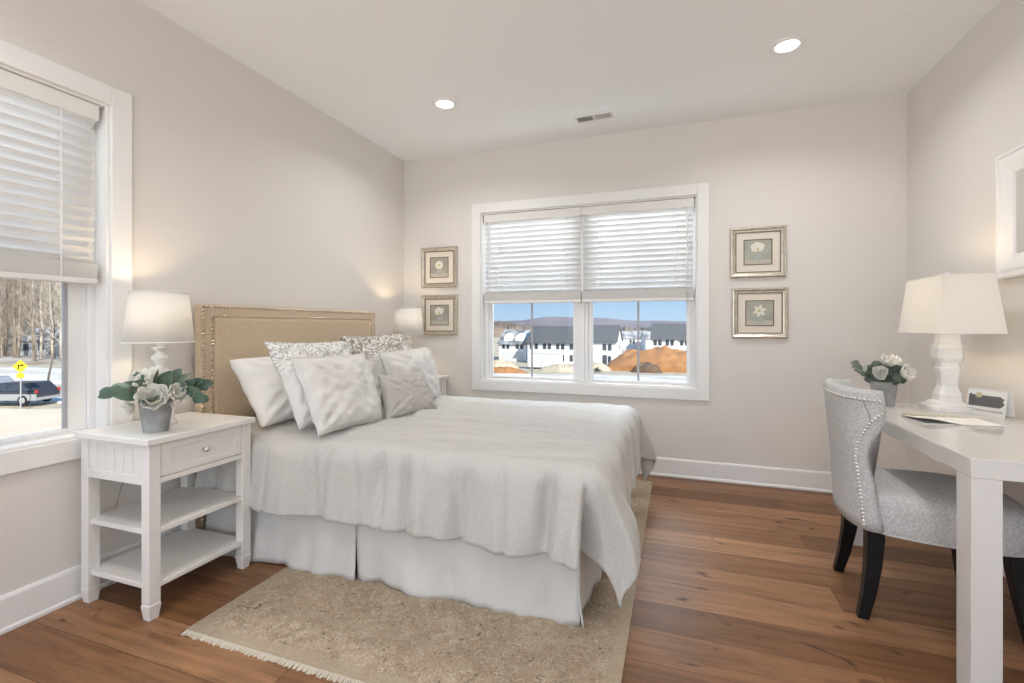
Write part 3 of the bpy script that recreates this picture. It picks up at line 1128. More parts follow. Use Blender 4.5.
# ================================================================== FLOWER POTS
def leaf_mesh(mb, base, dirv, up, L, Wd, curl, mi=0, roundness=0.5):
    d = Vector(dirv).normalized()
    upv = Vector(up)
    sd = d.cross(upv)
    if sd.length < 1e-4:
        sd = d.orthogonal()
    sd.normalize()
    nn = sd.cross(d).normalized()
    n = 7
    vs, fs = [], []
    for i in range(n + 1):
        t = i / n
        wv = Wd * (math.sin(PI * min(1, t ** (0.75 if roundness > 0.6 else 0.9))) ** (0.55 if roundness > 0.6 else 0.8)) + 0.0012
        c = Vector(base) + d * (L * t) + nn * (-curl * L * t * t)
        for s in (-1, 0, 1):
            vs.append(c + sd * (s * wv * 0.5) + nn * (abs(s) * wv * 0.16))
    for i in range(n):
        for k in range(2):
            a = i * 3 + k
            fs.append((a, a + 1, a + 4, a + 3))
    mb.add(vs, fs, mi)


def flower(c, axis, R, seed, parent, petals=8, layers=2):
    rr = random.Random(seed)
    ax = Vector(axis).normalized()
    c = Vector(c) + ax * 0.016
    a = ax.orthogonal().normalized()
    bb = ax.cross(a)
    b = MB()
    for ly in range(layers):
        n = petals - 2 * ly
        op = (1.38, 0.90, 0.55)[ly]
        for k in range(n):
            t0 = 2 * PI * (k + 0.5 * ly) / n + rr.uniform(-0.15, 0.15)
            rad = (math.cos(t0) * a + math.sin(t0) * bb)
            side = ax.cross(rad)
            L = R * (1.0 - 0.22 * ly) * rr.uniform(0.9, 1.1)
            W_ = L * rr.uniform(0.72, 0.95)

            def fn(u, v):
                s = 2 * u - 1
                wv = W_ * 0.5 * math.sin(PI * (0.12 + 0.80 * v)) ** 0.7
                ang = op * (1 - 0.35 * v)
                out = rad * math.sin(ang) + ax * math.cos(ang)
                cup = ax * (0.22 * L * s * s * v) + rad * (-0.10 * L * s * s)
                ripple = ax * (0.05 * L * math.sin(s * 4 + k) * v)
                return Vector(c) + out * (L * v) + side * (s * wv) + cup + ripple
            b.grid(5, 6, fn)
    o = b.build('flower', M['petal'], parent, smooth=True, solid=0.0012)
    b = MB()
    b.tube([Vector(c), Vector(c) + ax * (R * 0.28)], [R * 0.13, R * 0.08], 8)
    b.build('flower_centre', M['pistil'], o, smooth=True)
    return o


def pot_body(r, r0, r1, h):
    b = MB()
    b.lathe([(r0 * 0.96, 0), (r0, 0.004), (lerp(r0, r1, 0.88), h * 0.88), (r1 * 1.0, h * 0.90), (r1 * 1.03, h * 0.96), (r1 * 1.03, h), (r1 * 0.95, h), (r1 * 0.93, h * 0.9)], 40, cap=False)
    b.lathe([(r0 * 0.96, 0.0), (0.001, 0.0)], 40, cap=False)
    b.build('pot', M['pot'], r, smooth=True)
    b = MB()
    b.lathe([(r1 * 0.94, h * 0.9), (r1 * 0.5, h * 0.97), (0.002, h * 1.0)], 24, cap=False)
    b.build('moss', M['soil'], r, smooth=True)


# magnolia pot on the near nightstand
r = thing('flower_pot', 'grey zinc pot of white magnolias with broad green leaves on the near nightstand', 'flower pot', (0.352, 1.395, 0.727))
pot_body(r, 0.046, 0.062, 0.135)
RT = Vector((0.944, 0.33, 0))          # towards the headboard / desk side of the room
FW = Vector((0.80, -0.60, 0))          # towards the room
b = MB()
rl = random.Random(11)
for k in range(27):
    az = 2 * PI * k / 27 + rl.uniform(-0.2, 0.2)
    el = rl.choice((0.05, 0.15, 0.35, 0.6, 0.9))
    d = Vector((math.cos(az) * math.cos(el), math.sin(az) * math.cos(el), math.sin(el)))
    start = Vector((0, 0, 0.142)) + d * rl.uniform(0.02, 0.075)
    leaf_mesh(b, start, d + Vector((0, 0, 0.12)), FW * rl.uniform(0.3, 1.2) + Vector((rl.uniform(-.4, .4), rl.uniform(-.4, .4), 0.7)), rl.uniform(0.070, 0.095), rl.uniform(0.044, 0.056), rl.uniform(0.0, 0.3))
b.build('leaves', M['leaf'], r, smooth=True)
for sd, z1, far in ((-1, 0.02, 0.155), (1, -0.01, 0.175), (1, 0.04, 0.14), (-1, 0.045, 0.12)):
    b = MB()
    d = RT * sd + FW * (0.15 if z1 < 0.03 else -0.4)
    p0 = Vector((0, 0, 0.135)) + d.normalized() * 0.03
    p1 = p0 + d.normalized() * far * 0.55 + Vector((0, 0, 0.05))
    p2 = p0 + d.normalized() * far * 0.85 + Vector((0, 0, z1 + 0.01))
    b.tube([p0, p1, p2], 0.0022, 6, mi=1)
    for t, sgn in ((0.45, 1), (0.6, -1), (0.75, 1), (0.9, -1), (1.0, 0)):
        q = p0.lerp(p1, t * 2) if t < 0.5 else p1.lerp(p2, t * 2 - 1)
        sdv = d.normalized().cross(Vector((0, 0, 1))) * sgn
        leaf_mesh(b, q, d.normalized() * 0.7 + sdv * 0.5 + Vector((0, 0, 0.15 + 0.35 * sgn)), FW + Vector((0, 0, 0.5)), 0.062, 0.042, 0.15, 0, 0.8)
    b.build('sprig', [M['leaf'], M['stem']], r, smooth=True)
for (c, ax, R_, sd) in ((FW * 0.062 + RT * -0.005 + Vector((0, 0, 0.135)), FW + Vector((0, 0, 0.45)), 0.074, 1),
                        (RT * -0.035 + FW * 0.005 + Vector((0, 0, 0.185)), RT * -0.35 + FW * 0.9 + Vector((0, 0, 1)), 0.072, 2),
                        (RT * 0.075 + FW * 0.03 + Vector((0, 0, 0.15)), RT * 0.7 + FW * 0.7 + Vector((0, 0, 0.6)), 0.054, 3),
                        (RT * -0.070 + FW * 0.045 + Vector((0, 0, 0.115)), RT * -0.8 + FW * 0.7 + Vector((0, 0, -0.1)), 0.042, 4)):
    flower(c, ax, R_, sd, r)
b = MB()                                                 # a trailing ribbon of blossom over the rim
pts = [RT * 0.062 + FW * 0.02 + Vector((0, 0, 0.125)), RT * 0.078 + FW * 0.02 + Vector((0, 0, 0.10)), RT * 0.072 + FW * 0.02 + Vector((0, 0, 0.075)), RT * 0.080 + FW * 0.02 + Vector((0, 0, 0.055))]
b.tube(pts, [0.004, 0.006, 0.005, 0.004], 6)
b.build('trailing_bud', M['petal'], r, smooth=True)

# rose pot on the desk
r = thing('flower_pot', 'small grey zinc pot of white roses and eucalyptus on the desk', 'flower pot', (3.475, 2.985, 0.76))
pot_body(r, 0.045, 0.060, 0.125)
b = MB()
rl = random.Random(5)
for k in range(78):
    az = 2 * PI * rl.random()
    el = rl.uniform(-0.05, 1.2)
    d = Vector((math.cos(az) * math.cos(el), math.sin(az) * math.cos(el), math.sin(el)))
    start = Vector((0, 0, 0.13)) + d * rl.uniform(0.02, 0.085)
    leaf_mesh(b, start, d + Vector((rl.uniform(-.4, .4), rl.uniform(-.4, .4), 0.1)), (rl.uniform(-1, .2), rl.uniform(-1.6, 0), rl.uniform(0.2, 1)), rl.uniform(0.036, 0.050), rl.uniform(0.032, 0.042), rl.uniform(0.0, 0.3), 0, 0.9)
b.build('leaves', M['leaf2'], r, smooth=True)
b = MB()
dl = Vector((-0.92, -0.35, 0))
p0 = Vector((0, 0, 0.13)) + dl * 0.03
p1, p2 = p0 + dl * 0.075 + Vector((0, 0, 0.05)), p0 + dl * 0.10 + Vector((0, 0, 0.085))
b.tube([p0, p1, p2], 0.002, 6, mi=1)
for q, sg in ((p1, 1), (p1, -1), (p1.lerp(p2, 0.5), 1), (p2, 0), (p2, -1), (p0.lerp(p1, 0.5), 1)):
    sdv = dl.cross(Vector((0, 0, 1))) * sg
    leaf_mesh(b, q, dl * 0.8 + sdv * 0.6 + Vector((0, 0, 0.1)), (0.3, -0.9, 0.6), 0.046, 0.036, 0.2, 0, 0.9)
b.build('sprig', [M['leaf2'], M['stem']], r, smooth=True)
for (c, ax, R_, sd) in (((0.010, -0.012, 0.195), (0.15, -0.45, 1), 0.058, 6), ((-0.035, -0.055, 0.160), (-0.35, -1, 0.45), 0.046, 7), ((0.052, -0.035, 0.160), (0.65, -0.9, 0.45), 0.054, 8),
                        ((-0.085, -0.030, 0.175), (-0.8, -0.6, 0.6), 0.032, 9)):
    flower(c, ax, R_, sd, r, petals=9, layers=3)


# ================================================================== PICTURES AND MIRROR
def ring(mb, w_, h_, prof, mi=0):
    """mitred moulding; prof: (inset from the outer edge, height off the wall)"""
    rings = []
    for (i, z) in prof:
        x, y = w_ / 2 - i, h_ / 2 - i
        rings.append([(-x, -y, z), (x, -y, z), (x, y, z), (-x, y, z)])
    mb.loft(rings + [rings[0]], mi, cap=False)


def picture(label, x, z, kind, bgm, s=0.372):
    r = thing('framed_picture', label, 'picture', (x, ROOM_D, z), (PI / 2, 0, 0), 'square framed flower prints')
    b = MB()
    ring(b, s, s, [(0, 0.001), (0, 0.020), (0.006, 0.026), (0.014, 0.027), (0.026, 0.020), (0.034, 0.019), (0.038, 0.014), (0.038, 0.001)])
    b.build('frame', M['frame'], r)
    b = MB()
    ring(b, s - 0.070, s - 0.070, [(0, 0.008), (0, 0.0165), (0.007, 0.0165), (0.0075, 0.008)])
    b.build('fillet', M['fillet'], r)
    b = MB()
    h = s / 2 - 0.037
    b.box(-h, h, -h, h, 0.001, 0.010)
    b.build('mat', M['matb'], r)
    p = 0.088
    b = MB()
    ring(b, 2 * p + 0.014, 2 * p + 0.014, [(0, 0.0101), (0, 0.0135), (0.006, 0.0135), (0.007, 0.0101)])
    b.build('inner_fillet', M['fillet'], r)
    b = MB()
    b.box(-p, p, -p, p, 0.0095, 0.011, 0)
    b.box(-p, p, -p, -p * 0.62, 0.0110, 0.0112, 3)              # table the vase stands on
    cx, cy = 0.0, 0.022
    z0 = 0.0118

    def disc(x_, y_, rx, ry, mi, z_=z0, n=20):
        vs = [(x_ + rx * math.cos(2 * PI * k / n), y_ + ry * math.sin(2 * PI * k / n), z_) for k in range(n)]
        b.add(vs, [tuple(range(n))], mi)
    disc(0.004, -0.045, 0.030, 0.026, 4, 0.0114)
    disc(0.004, -0.022, 0.019, 0.008, 4, 0.0115)
    if kind == 'star':
        for k in range(6):
            a = 2 * PI * k / 6 + 0.3
            t = Vector((math.cos(a), math.sin(a), 0))
            q = Vector((-t.y, t.x, 0))
            c0 = Vector((cx, cy - 0.005, z0))
            b.add([c0, c0 + t * 0.025 + q * 0.013, c0 + t * 0.050, c0 + t * 0.025 - q * 0.013], [(0, 1, 2, 3)], 1)
    elif kind == 'double':
        for q_, (px, py) in enumerate(((-0.022, 0.018), (0.018, 0.022), (-0.005, 0.030), (0.012, 0.004), (-0.018, 0.002))):
            disc(cx + px, cy + py, 0.027, 0.022, 1, z0 + 0.00012 * q_)
    else:
        for k in range(7):
            a = 2 * PI * k / 7
            disc(cx + 0.022 * math.cos(a), cy + 0.021 * math.sin(a), 0.020, 0.019, 1, z0 + 0.00008 * k, 14)
    disc(cx, cy - (0.005 if kind == 'star' else 0), 0.0085, 0.0085, 2, z0 + 0.0009)
    b.build('print', [bgm, M['pfl'], M['pfy'], M['ptb'], M['pva']], r)
    return r


picture('square silver framed white flower print, upper one above the far bedside lamp', 0.380, 1.713, 'round', M['pb'])
picture('square silver framed pale rose print, lower one beside the far bedside lamp', 0.382, 1.274, 'double', M['pb'])
picture('square silver framed full white bloom print, upper one right of the window', 3.011, 1.719, 'double', M['pa'])
picture('square silver framed star shaped lily print, lower one right of the window', 3.022, 1.269, 'star', M['pa'])

r = thing('wall_mirror', 'rectangular mirror in a wide white moulded frame above the desk', 'mirror', (ROOM_W, 2.45, 1.69), (PI / 2, 0, -PI / 2))
b = MB()
ring(b, 0.90, 0.585, [(0, 0.001), (0, 0.024), (0.006, 0.030), (0.014, 0.030), (0.020, 0.024), (0.030, 0.024), (0.040, 0.030), (0.052, 0.029), (0.095, 0.016), (0.102, 0.017), (0.108, 0.010), (0.108, 0.001)])
b.build('frame', M['trim'], r, bevel=0.001)
b = MB()
b.box(-0.345, 0.345, -0.188, 0.188, 0.002, 0.009)
b.build('mirror_glass', M['mirror'], r)

# ================================================================== DESK
DX0, DX1, DY0, DY1, DH, DT = 3.317, 3.898, 1.867, 3.07, 0.76, 0.062
r = thing('desk', 'white lacquered writing desk with square legs against the right wall', 'desk', ((DX0 + DX1) / 2, (DY0 + DY1) / 2, 0))
hx, hy = (DX1 - DX0) / 2, (DY1 - DY0) / 2
b = MB()
b.box(-hx, hx, -hy, hy, DH - DT, DH)
b.build('tabletop', M['gloss'], r, bevel=0.003)
lw = 0.078
b = MB()
b.box(-hx - 0.0012, -hx + 0.02, -hy + 0.173, hy - 0.173, DH - DT + 0.0005, DH - 0.005)
b.build('drawer', M['gloss'], r, bevel=0.0012)
for sx_ in (-1, 1):
    for sy in (-1, 1):
        b = MB()
        x0, x1 = sorted((sx_ * hx, sx_ * (hx - lw)))
        y0, y1 = sorted((sy * hy, sy * (hy - lw - 0.006)))
        b.box(x0, x1, y0, y1, 0, DH - DT)
        b.build('leg', M['gloss'], r, bevel=0.002)

# ------------------------------------------------------------------ desk lamp
r = thing('desk_lamp', 'white carved baluster lamp with a rectangular shade on the desk', 'lamp', (3.712, 2.915, DH))


def oct_ring(hw_, z, ch=0.28):
    c = hw_ * (1 - ch)
    return [(c, -hw_, z), (hw_, -c, z), (hw_, c, z), (c, hw_, z), (-c, hw_, z), (-hw_, c, z), (-hw_, -c, z), (-c, -hw_, z)]


b = MB()
b.loft([oct_ring(h_ * (0.84 if z > 0.03 else 0.95), z, ch) for (h_, z, ch) in ((0.096, 0.0, .25), (0.096, 0.018, .25), (0.090, 0.024, .25), (0.074, 0.026, .25), (0.074, 0.040, .25), (0.060, 0.046, .3), (0.057, 0.062, .3), (0.059, 0.078, .3), (0.052, 0.090, .3),
                                                (0.040, 0.120, .3), (0.041, 0.150, .3), (0.050, 0.185, .3), (0.052, 0.205, .3), (0.046, 0.212, .3), (0.044, 0.232, .3), (0.056, 0.246, .3), (0.063, 0.256, .35), (0.063, 0.308, .35), (0.055, 0.322, .35), (0.047, 0.352, .3),
                                                (0.047, 0.372, .3), (0.052, 0.378, .3), (0.052, 0.386, .3))])
b.build('base', M['ceramic'], r, bevel=0.002)
b = MB()
b.lathe([(0.012, 0.386), (0.012, 0.42), (0.017, 0.422), (0.017, 0.455), (0.010, 0.457)], 20)
b.build('socket', M['knob'], r, smooth=True)
b = MB()
b.lathe([(0.012, 0.457), (0.018, 0.467), (0.024, 0.482), (0.022, 0.495), (0.010, 0.504), (0.002, 0.506)], 20)
b.build('bulb', M['bulb'], r, smooth=True)
z0, z1 = 0.380, 0.655
a0, c0, a1, c1 = 0.122, 0.215, 0.098, 0.180
b = MB()
ro = [[(-a0, -c0, z0), (a0, -c0, z0), (a0, c0, z0), (-a0, c0, z0)], [(-a1, -c1, z1), (a1, -c1, z1), (a1, c1, z1), (-a1, c1, z1)]]
t_ = 0.002
ri = [[(-a1 + t_, -c1 + t_, z1), (a1 - t_, -c1 + t_, z1), (a1 - t_, c1 - t_, z1), (-a1 + t_, c1 - t_, z1)], [(-a0 + t_, -c0 + t_, z0), (a0 - t_, -c0 + t_, z0), (a0 - t_, c0 - t_, z0), (-a0 + t_, c0 - t_, z0)]]
b.loft(ro + ri + [ro[0]], cap=False)
sh = b.build('shade', M['shade'], r)
for rg in ro:
    b = MB()
    b.tube(rg + [rg[0]], 0.0022, 6)
    b.build('shade_rim', M['cord'], sh)
b = MB()
for k in range(4):
    p = ro[1][k]
    b.tube([(0, 0, z1 - 0.006), (p[0], p[1], z1 - 0.004)], 0.0015, 6)
b.tube([(0.017, 0, 0.45), (0.040, 0, 0.50), (0.040, 0, 0.57), (0.0, 0, z1 - 0.008), (-0.040, 0, 0.57), (-0.040, 0, 0.50), (-0.017, 0, 0.45)], 0.0015, 6)
b.build('shade_carrier', M['knob'], sh, smooth=True)
b = MB()
b.lathe([(0.004, z1 - 0.008), (0.004, z1 + 0.004), (0.012, z1 + 0.007), (0.014, z1 + 0.014), (0.010, z1 + 0.021), (0.003, z1 + 0.025)], 16)
b.build('finial', M['ceramic'], r, smooth=True)
l = lamp('desk_bulb_light', 'POINT', (0, 0, 0), 3.0, (1, 0.77, 0.50), None, shadow_soft_size=0.025)
l.parent = r
l.location = (0, 0, 0.54)
b = MB()                                                  # cord looped below the desk
pts = [(0.10, 0.02, 0.003), (0.17, 0.04, 0.003), (0.196, 0.045, -0.02), (0.196, 0.0, -0.10)]
for k in range(25):
    t = k / 24
    pts.append((0.180 - 0.012 * math.cos(t * 6 * PI), -0.05 - t * 0.16, -0.105 - 0.05 * t + 0.022 * math.sin(t * 6 * PI)))
pts += [(0.190, -0.25, -0.25), (0.193, -0.26, -0.40)]
b.tube(pts, 0.0028, 6)
b.build('power_cord', M['wirew'], r, smooth=True)

# ------------------------------------------------------------------ notebook and card on the desk
r = thing('notebook', 'spiral bound white notebook with lifted grey cover lying on the desk', 'notebook', (3.565, 2.555, DH), (0, 0, math.radians(5)))
b = MB()
b.box(-0.14, 0.14, -0.085, 0.085, 0.0005, 0.004)
b.build('pages', M['paper'], r)


def fncov(u, v):
    x = lerp(-0.142, 0.142, u)
    y = lerp(-0.088, 0.085, v)
    lift = 0.020 * (1 - v) * smoothstep(0.55, 0.0, u)
    return Vector((x, y, 0.0052 + lift))


b = MB()
b.grid(16, 10, fncov)
b.build('cover', M['paper'], r, solid=0.0012)
b = MB()


def fnin(u, v):
    p = fncov(u, v)
    return Vector((p.x * 0.985, p.y * 0.985 + 0.001, 0.0045 + 0.45 * (p.z - 0.0052)))


b.grid(16, 10, fnin)
b.build('grey_leaf', M['cover'], r, solid=0.0006)
b = MB()
for k in range(30):
    x = lerp(-0.135, 0.10, k / 29)
    pts = [(x, 0.083 + 0.007 * math.cos(a), 0.0085 + 0.007 * math.sin(a)) for a in [2 * PI * q / 10 for q in range(11)]]
    b.tube(pts, 0.0013, 5)
b.build('spiral_binding', M['seal'], r, smooth=True)

r = thing('greeting_card', 'standing white card with charcoal state map and the word Pennsylvania', 'card', (3.795, 2.785, DH), (0, 0, math.radians(-56)))
cw, chh = 0.074, 0.116
b = MB()
tilt = math.radians(9)
lean = Matrix.Rotation(-tilt, 4, 'X')
b.box(-cw, cw, -0.0006, 0.0006, 0.0, chh, mtx=lean)
b.build('front_leaf', M['paper'], r)
b = MB()
b.box(-cw + 0.002, cw + 0.012, 0.040, 0.0412, 0.0, chh, mtx=Matrix.Rotation(math.radians(8), 4, 'X') @ Matrix.Rotation(math.radians(2), 4, 'Z'))
b.build('back_leaf', M['paper'], r)
b = MB()
out = [(-0.068, 0.040), (-0.068, 0.092), (-0.060, 0.098), (-0.058, 0.092), (0.052, 0.092), (0.056, 0.086), (0.066, 0.083), (0.060, 0.070), (0.068, 0.058), (0.058, 0.046), (0.050, 0.040)]
vs = [lean @ Vector((x, y_, z)) for y_ in (-0.0016, -0.0006) for (x, z) in out]
n = len(out)
b.add(vs, [tuple(range(n)), tuple(reversed(range(n, 2 * n)))] + [(k, k + n, (k + 1) % n + n, (k + 1) % n) for k in range(n)])
b.build('state_map', M['cardgrey'], r)
b = MB()
b.lathe([(0.013, 0), (0.013, 0.0012), (0.010, 0.0016)], 20)
b.build('gold_seal', M['seal'], r, loc=lean @ Vector((-0.030, -0.0014, 0.092)), rot=(PI / 2 - tilt, 0, 0))


def text_mesh(name, body, size, m, parent, loc, rot, spacing=1.0):
    cu = bpy.data.curves.new(name, 'FONT')
    cu.body = body
    cu.size = size
    cu.align_x = 'CENTER'
    cu.space_character = spacing
    cu.extrude = 0.0003
    tmp = bpy.data.objects.new('tmp', cu)
    S.collection.objects.link(tmp)
    dg = bpy.context.evaluated_depsgraph_get()
    me = bpy.data.meshes.new_from_object(tmp.evaluated_get(dg))
    bpy.data.objects.remove(tmp)
    me.name = name
    me.materials.clear()
    me.materials.append(m)
    o = bpy.data.objects.new(name, me)
    S.collection.objects.link(o)
    o.parent = parent
    o.location = loc
    o.rotation_euler = rot
    return o


text_mesh('lettering', 'PENNSYLVANIA', 0.0165, M['cardgrey'], r, lean @ Vector((0, -0.0009, 0.016)), (PI / 2 - tilt, 0, 0), 1.12)

# ================================================================== CHAIR
CH = (3.434, 2.446)
r = thing('desk_chair', 'grey tweed barrel back chair with nailhead trim and black legs at the desk', 'chair', (CH[0], CH[1], 0), (0, 0, math.radians(-3.5)))


def shell(phi, z, inner):
    zz = (z - 0.36) / 0.56
    xb = curve_at([(0.0, -0.312), (0.35, -0.320), (1.0, -0.350)], zz)            # back of the shell
    xf = curve_at([(0.0, -0.215), (0.28, -0.236), (0.52, -0.262), (0.82, -0.208), (1.0, -0.222)], zz)   # tips of the wings
    bw = curve_at([(0.0, 0.235), (0.25, 0.226), (0.52, 0.214), (0.82, 0.240), (1.0, 0.248)], zz)
    a_ = xf - xb
    t = curve_at([(0, 0.075), (0.5, 0.066), (1.0, 0.064)], zz)
    if inner:
        a_, bw = a_ - t * 0.85, bw - t
    e = 0.80
    c, s = math.cos(phi), math.sin(phi)
    return Vector((xf - a_ * (abs(c) ** e) * (1 if c > 0 else -1), bw * (abs(s) ** e) * (1 if s > 0 else -1), z))


def ztop(phi):
    return 0.922 - 0.006 * (abs(phi) / (PI / 2)) ** 2


rings = []
NPH = 28
for k in range(NPH + 1):
    phi = lerp(-PI / 2, PI / 2, k / NPH)
    zt = ztop(phi)
    rg = []
    NZ = 12
    for i in range(NZ + 1):
        rg.append(shell(phi, lerp(0.36, zt - 0.015, i / NZ), False))
    po, pi_ = shell(phi, zt - 0.015, False), shell(phi, zt - 0.015, True)
    mid = (po + pi_) / 2
    rg.append(po.lerp(mid, 0.35) + Vector((0, 0, 0.016)))
    rg.append(pi_.lerp(mid, 0.35) + Vector((0, 0, 0.016)))
    for i in range(NZ, -1, -1):
        rg.append(shell(phi, lerp(0.36, zt - 0.015, i / NZ), True))
    rings.append(rg)
# round the wing fronts
for end, sgn in ((0, 1), (-1, 1)):
    pass
b = MB()
capA = [p.lerp(sum(rings[0], Vector()) / len(rings[0]), 0.0) for p in rings[0]]


def nose(rg):
    n = len(rg)
    out_ = []
    for i in range(n):
        j = n - 1 - i
        m_ = (rg[i] + rg[j]) / 2
        q = rg[i].lerp(m_, 0.45)
        out_.append(q + Vector((0.014, 0, 0)))
    return out_


full = [nose(rings[0])] + rings + [nose(rings[-1])]
b.loft(full)
b.build('backrest', M['chair'], r, smooth=True, bevel=0.0)
# seam down each wing
for sg in (-1, 1):
    b = MB()
    pts = []
    for i in range(8):
        t = i / 7
        phi = sg * math.radians(lerp(70, 77, t))
        z = lerp(ztop(phi) - 0.045, 0.80, t)
        p = shell(phi, z, False)
        pts.append(p + Vector((0, sg * 0.0005, 0)))
    b.tube(pts, 0.0013, 6)
    b.build('seam', M['wire'], r, smooth=True)


def onshell(phi, z, off=0.001):
    p = shell(phi, z, False)
    q = shell(phi, z, True)
    n = (p - q).normalized()
    return p + n * off, n


b = MB()
line = [onshell(math.radians(d), ztop(math.radians(d)) - 0.036)[0] for d in range(-89, 90, 2)]
pts = resample(line, 0.0165)
nr = [Vector((p.x + 0.2, p.y, 0)).normalized() for p in pts]
nr = [Vector((min(-0.15, p.x + 0.21) * 3, p.y * 2.2, 0)).normalized() for p in pts]
dome_row(b, pts, 0.0074, nr)
b.build('nailhead_trim', M['nails'], r, smooth=True)
b = MB()
line = []
for d in range(-86, 87, 2):
    ph = math.radians(d)
    p = shell(ph, ztop(ph) - 0.036, True)
    line.append(p)
pts = resample(line, 0.0165)
dome_row(b, pts, 0.0074, [Vector((-p.x - 0.2 + 0.3, -p.y, 0)).normalized() for p in pts])
b.build('nailhead_trim', M['nails'], r, smooth=True)
for sg in (-1, 1):
    line = []
    for (dg_, z) in ((89, 0.83), (84, 0.815), (76, 0.785), (72, 0.745), (68.5, 0.695), (66.5, 0.64), (66, 0.58), (65.5, 0.50), (64.5, 0.42), (63.5, 0.375)):
        line.append(onshell(sg * math.radians(dg_), z)[0])
    pts = resample(line, 0.0150)
    b = MB()
    dome_row(b, pts, 0.0078, [Vector((-0.35, sg * 1.0, 0)).normalized()] * len(pts))
    b.build('nailhead_trim', M['nails'], r, smooth=True)


def sq(t, ax, ay, e=0.62):
    c, s = math.cos(t), math.sin(t)
    return ax * (abs(c) ** e) * (1 if c > 0 else -1), ay * (abs(s) ** e) * (1 if s > 0 else -1)


rg = []
for (f, z) in ((0.90, 0.350), (0.97, 0.350), (1.0, 0.360), (1.0, 0.40), (1.005, 0.45), (0.985, 0.478), (0.93, 0.498), (0.80, 0.510), (0.5, 0.518), (0.15, 0.520)):
    row = []
    for k in range(56):
        t = 2 * PI * k / 56
        x, y = sq(t, 0.285 * f, 0.262 * f)
        wide = 1.0 + 0.10 * (x / 0.285)
        row.append((x - 0.005, y * wide, z - 0.010 * (1 - f) * 0))
    rg.append(row)
b = MB()
b.loft(rg)
b.build('seat', M['chair'], r, smooth=True)
b = MB()
pts = []
for k in range(57):
    t = 2 * PI * k / 56
    x, y = sq(t, 0.286, 0.263)
    pts.append((x - 0.005, y * (1 + 0.10 * x / 0.285), 0.356))
b.tube(pts, 0.005, 8, cap=False)
b.build('welt', M['chair'], r, smooth=True)


def sq_leg(path, ws):
    rings_ = []
    for (x, y, z), w_ in zip(path, ws):
        rings_.append([(x - w_, y - w_, z), (x + w_, y - w_, z), (x + w_, y + w_, z), (x - w_, y + w_, z)])
    b = MB()
    b.loft(rings_)
    return b


for sy in (-1, 1):
    p = [(-0.225, sy * 0.170, 0.40), (-0.222, sy * 0.172, 0.32), (-0.228, sy * 0.178, 0.22), (-0.245, sy * 0.188, 0.10), (-0.268, sy * 0.198, 0.0)]
    sq_leg(p, [0.031, 0.030, 0.027, 0.023, 0.019]).build('leg', M['black'], r, bevel=0.004)
    p = [(0.185, sy * 0.215, 0.38), (0.190, sy * 0.222, 0.28), (0.205, sy * 0.240, 0.14), (0.222, sy * 0.262, 0.0)]
    sq_leg(p, [0.028, 0.027, 0.023, 0.018]).build('leg', M['black'], r, bevel=0.004)

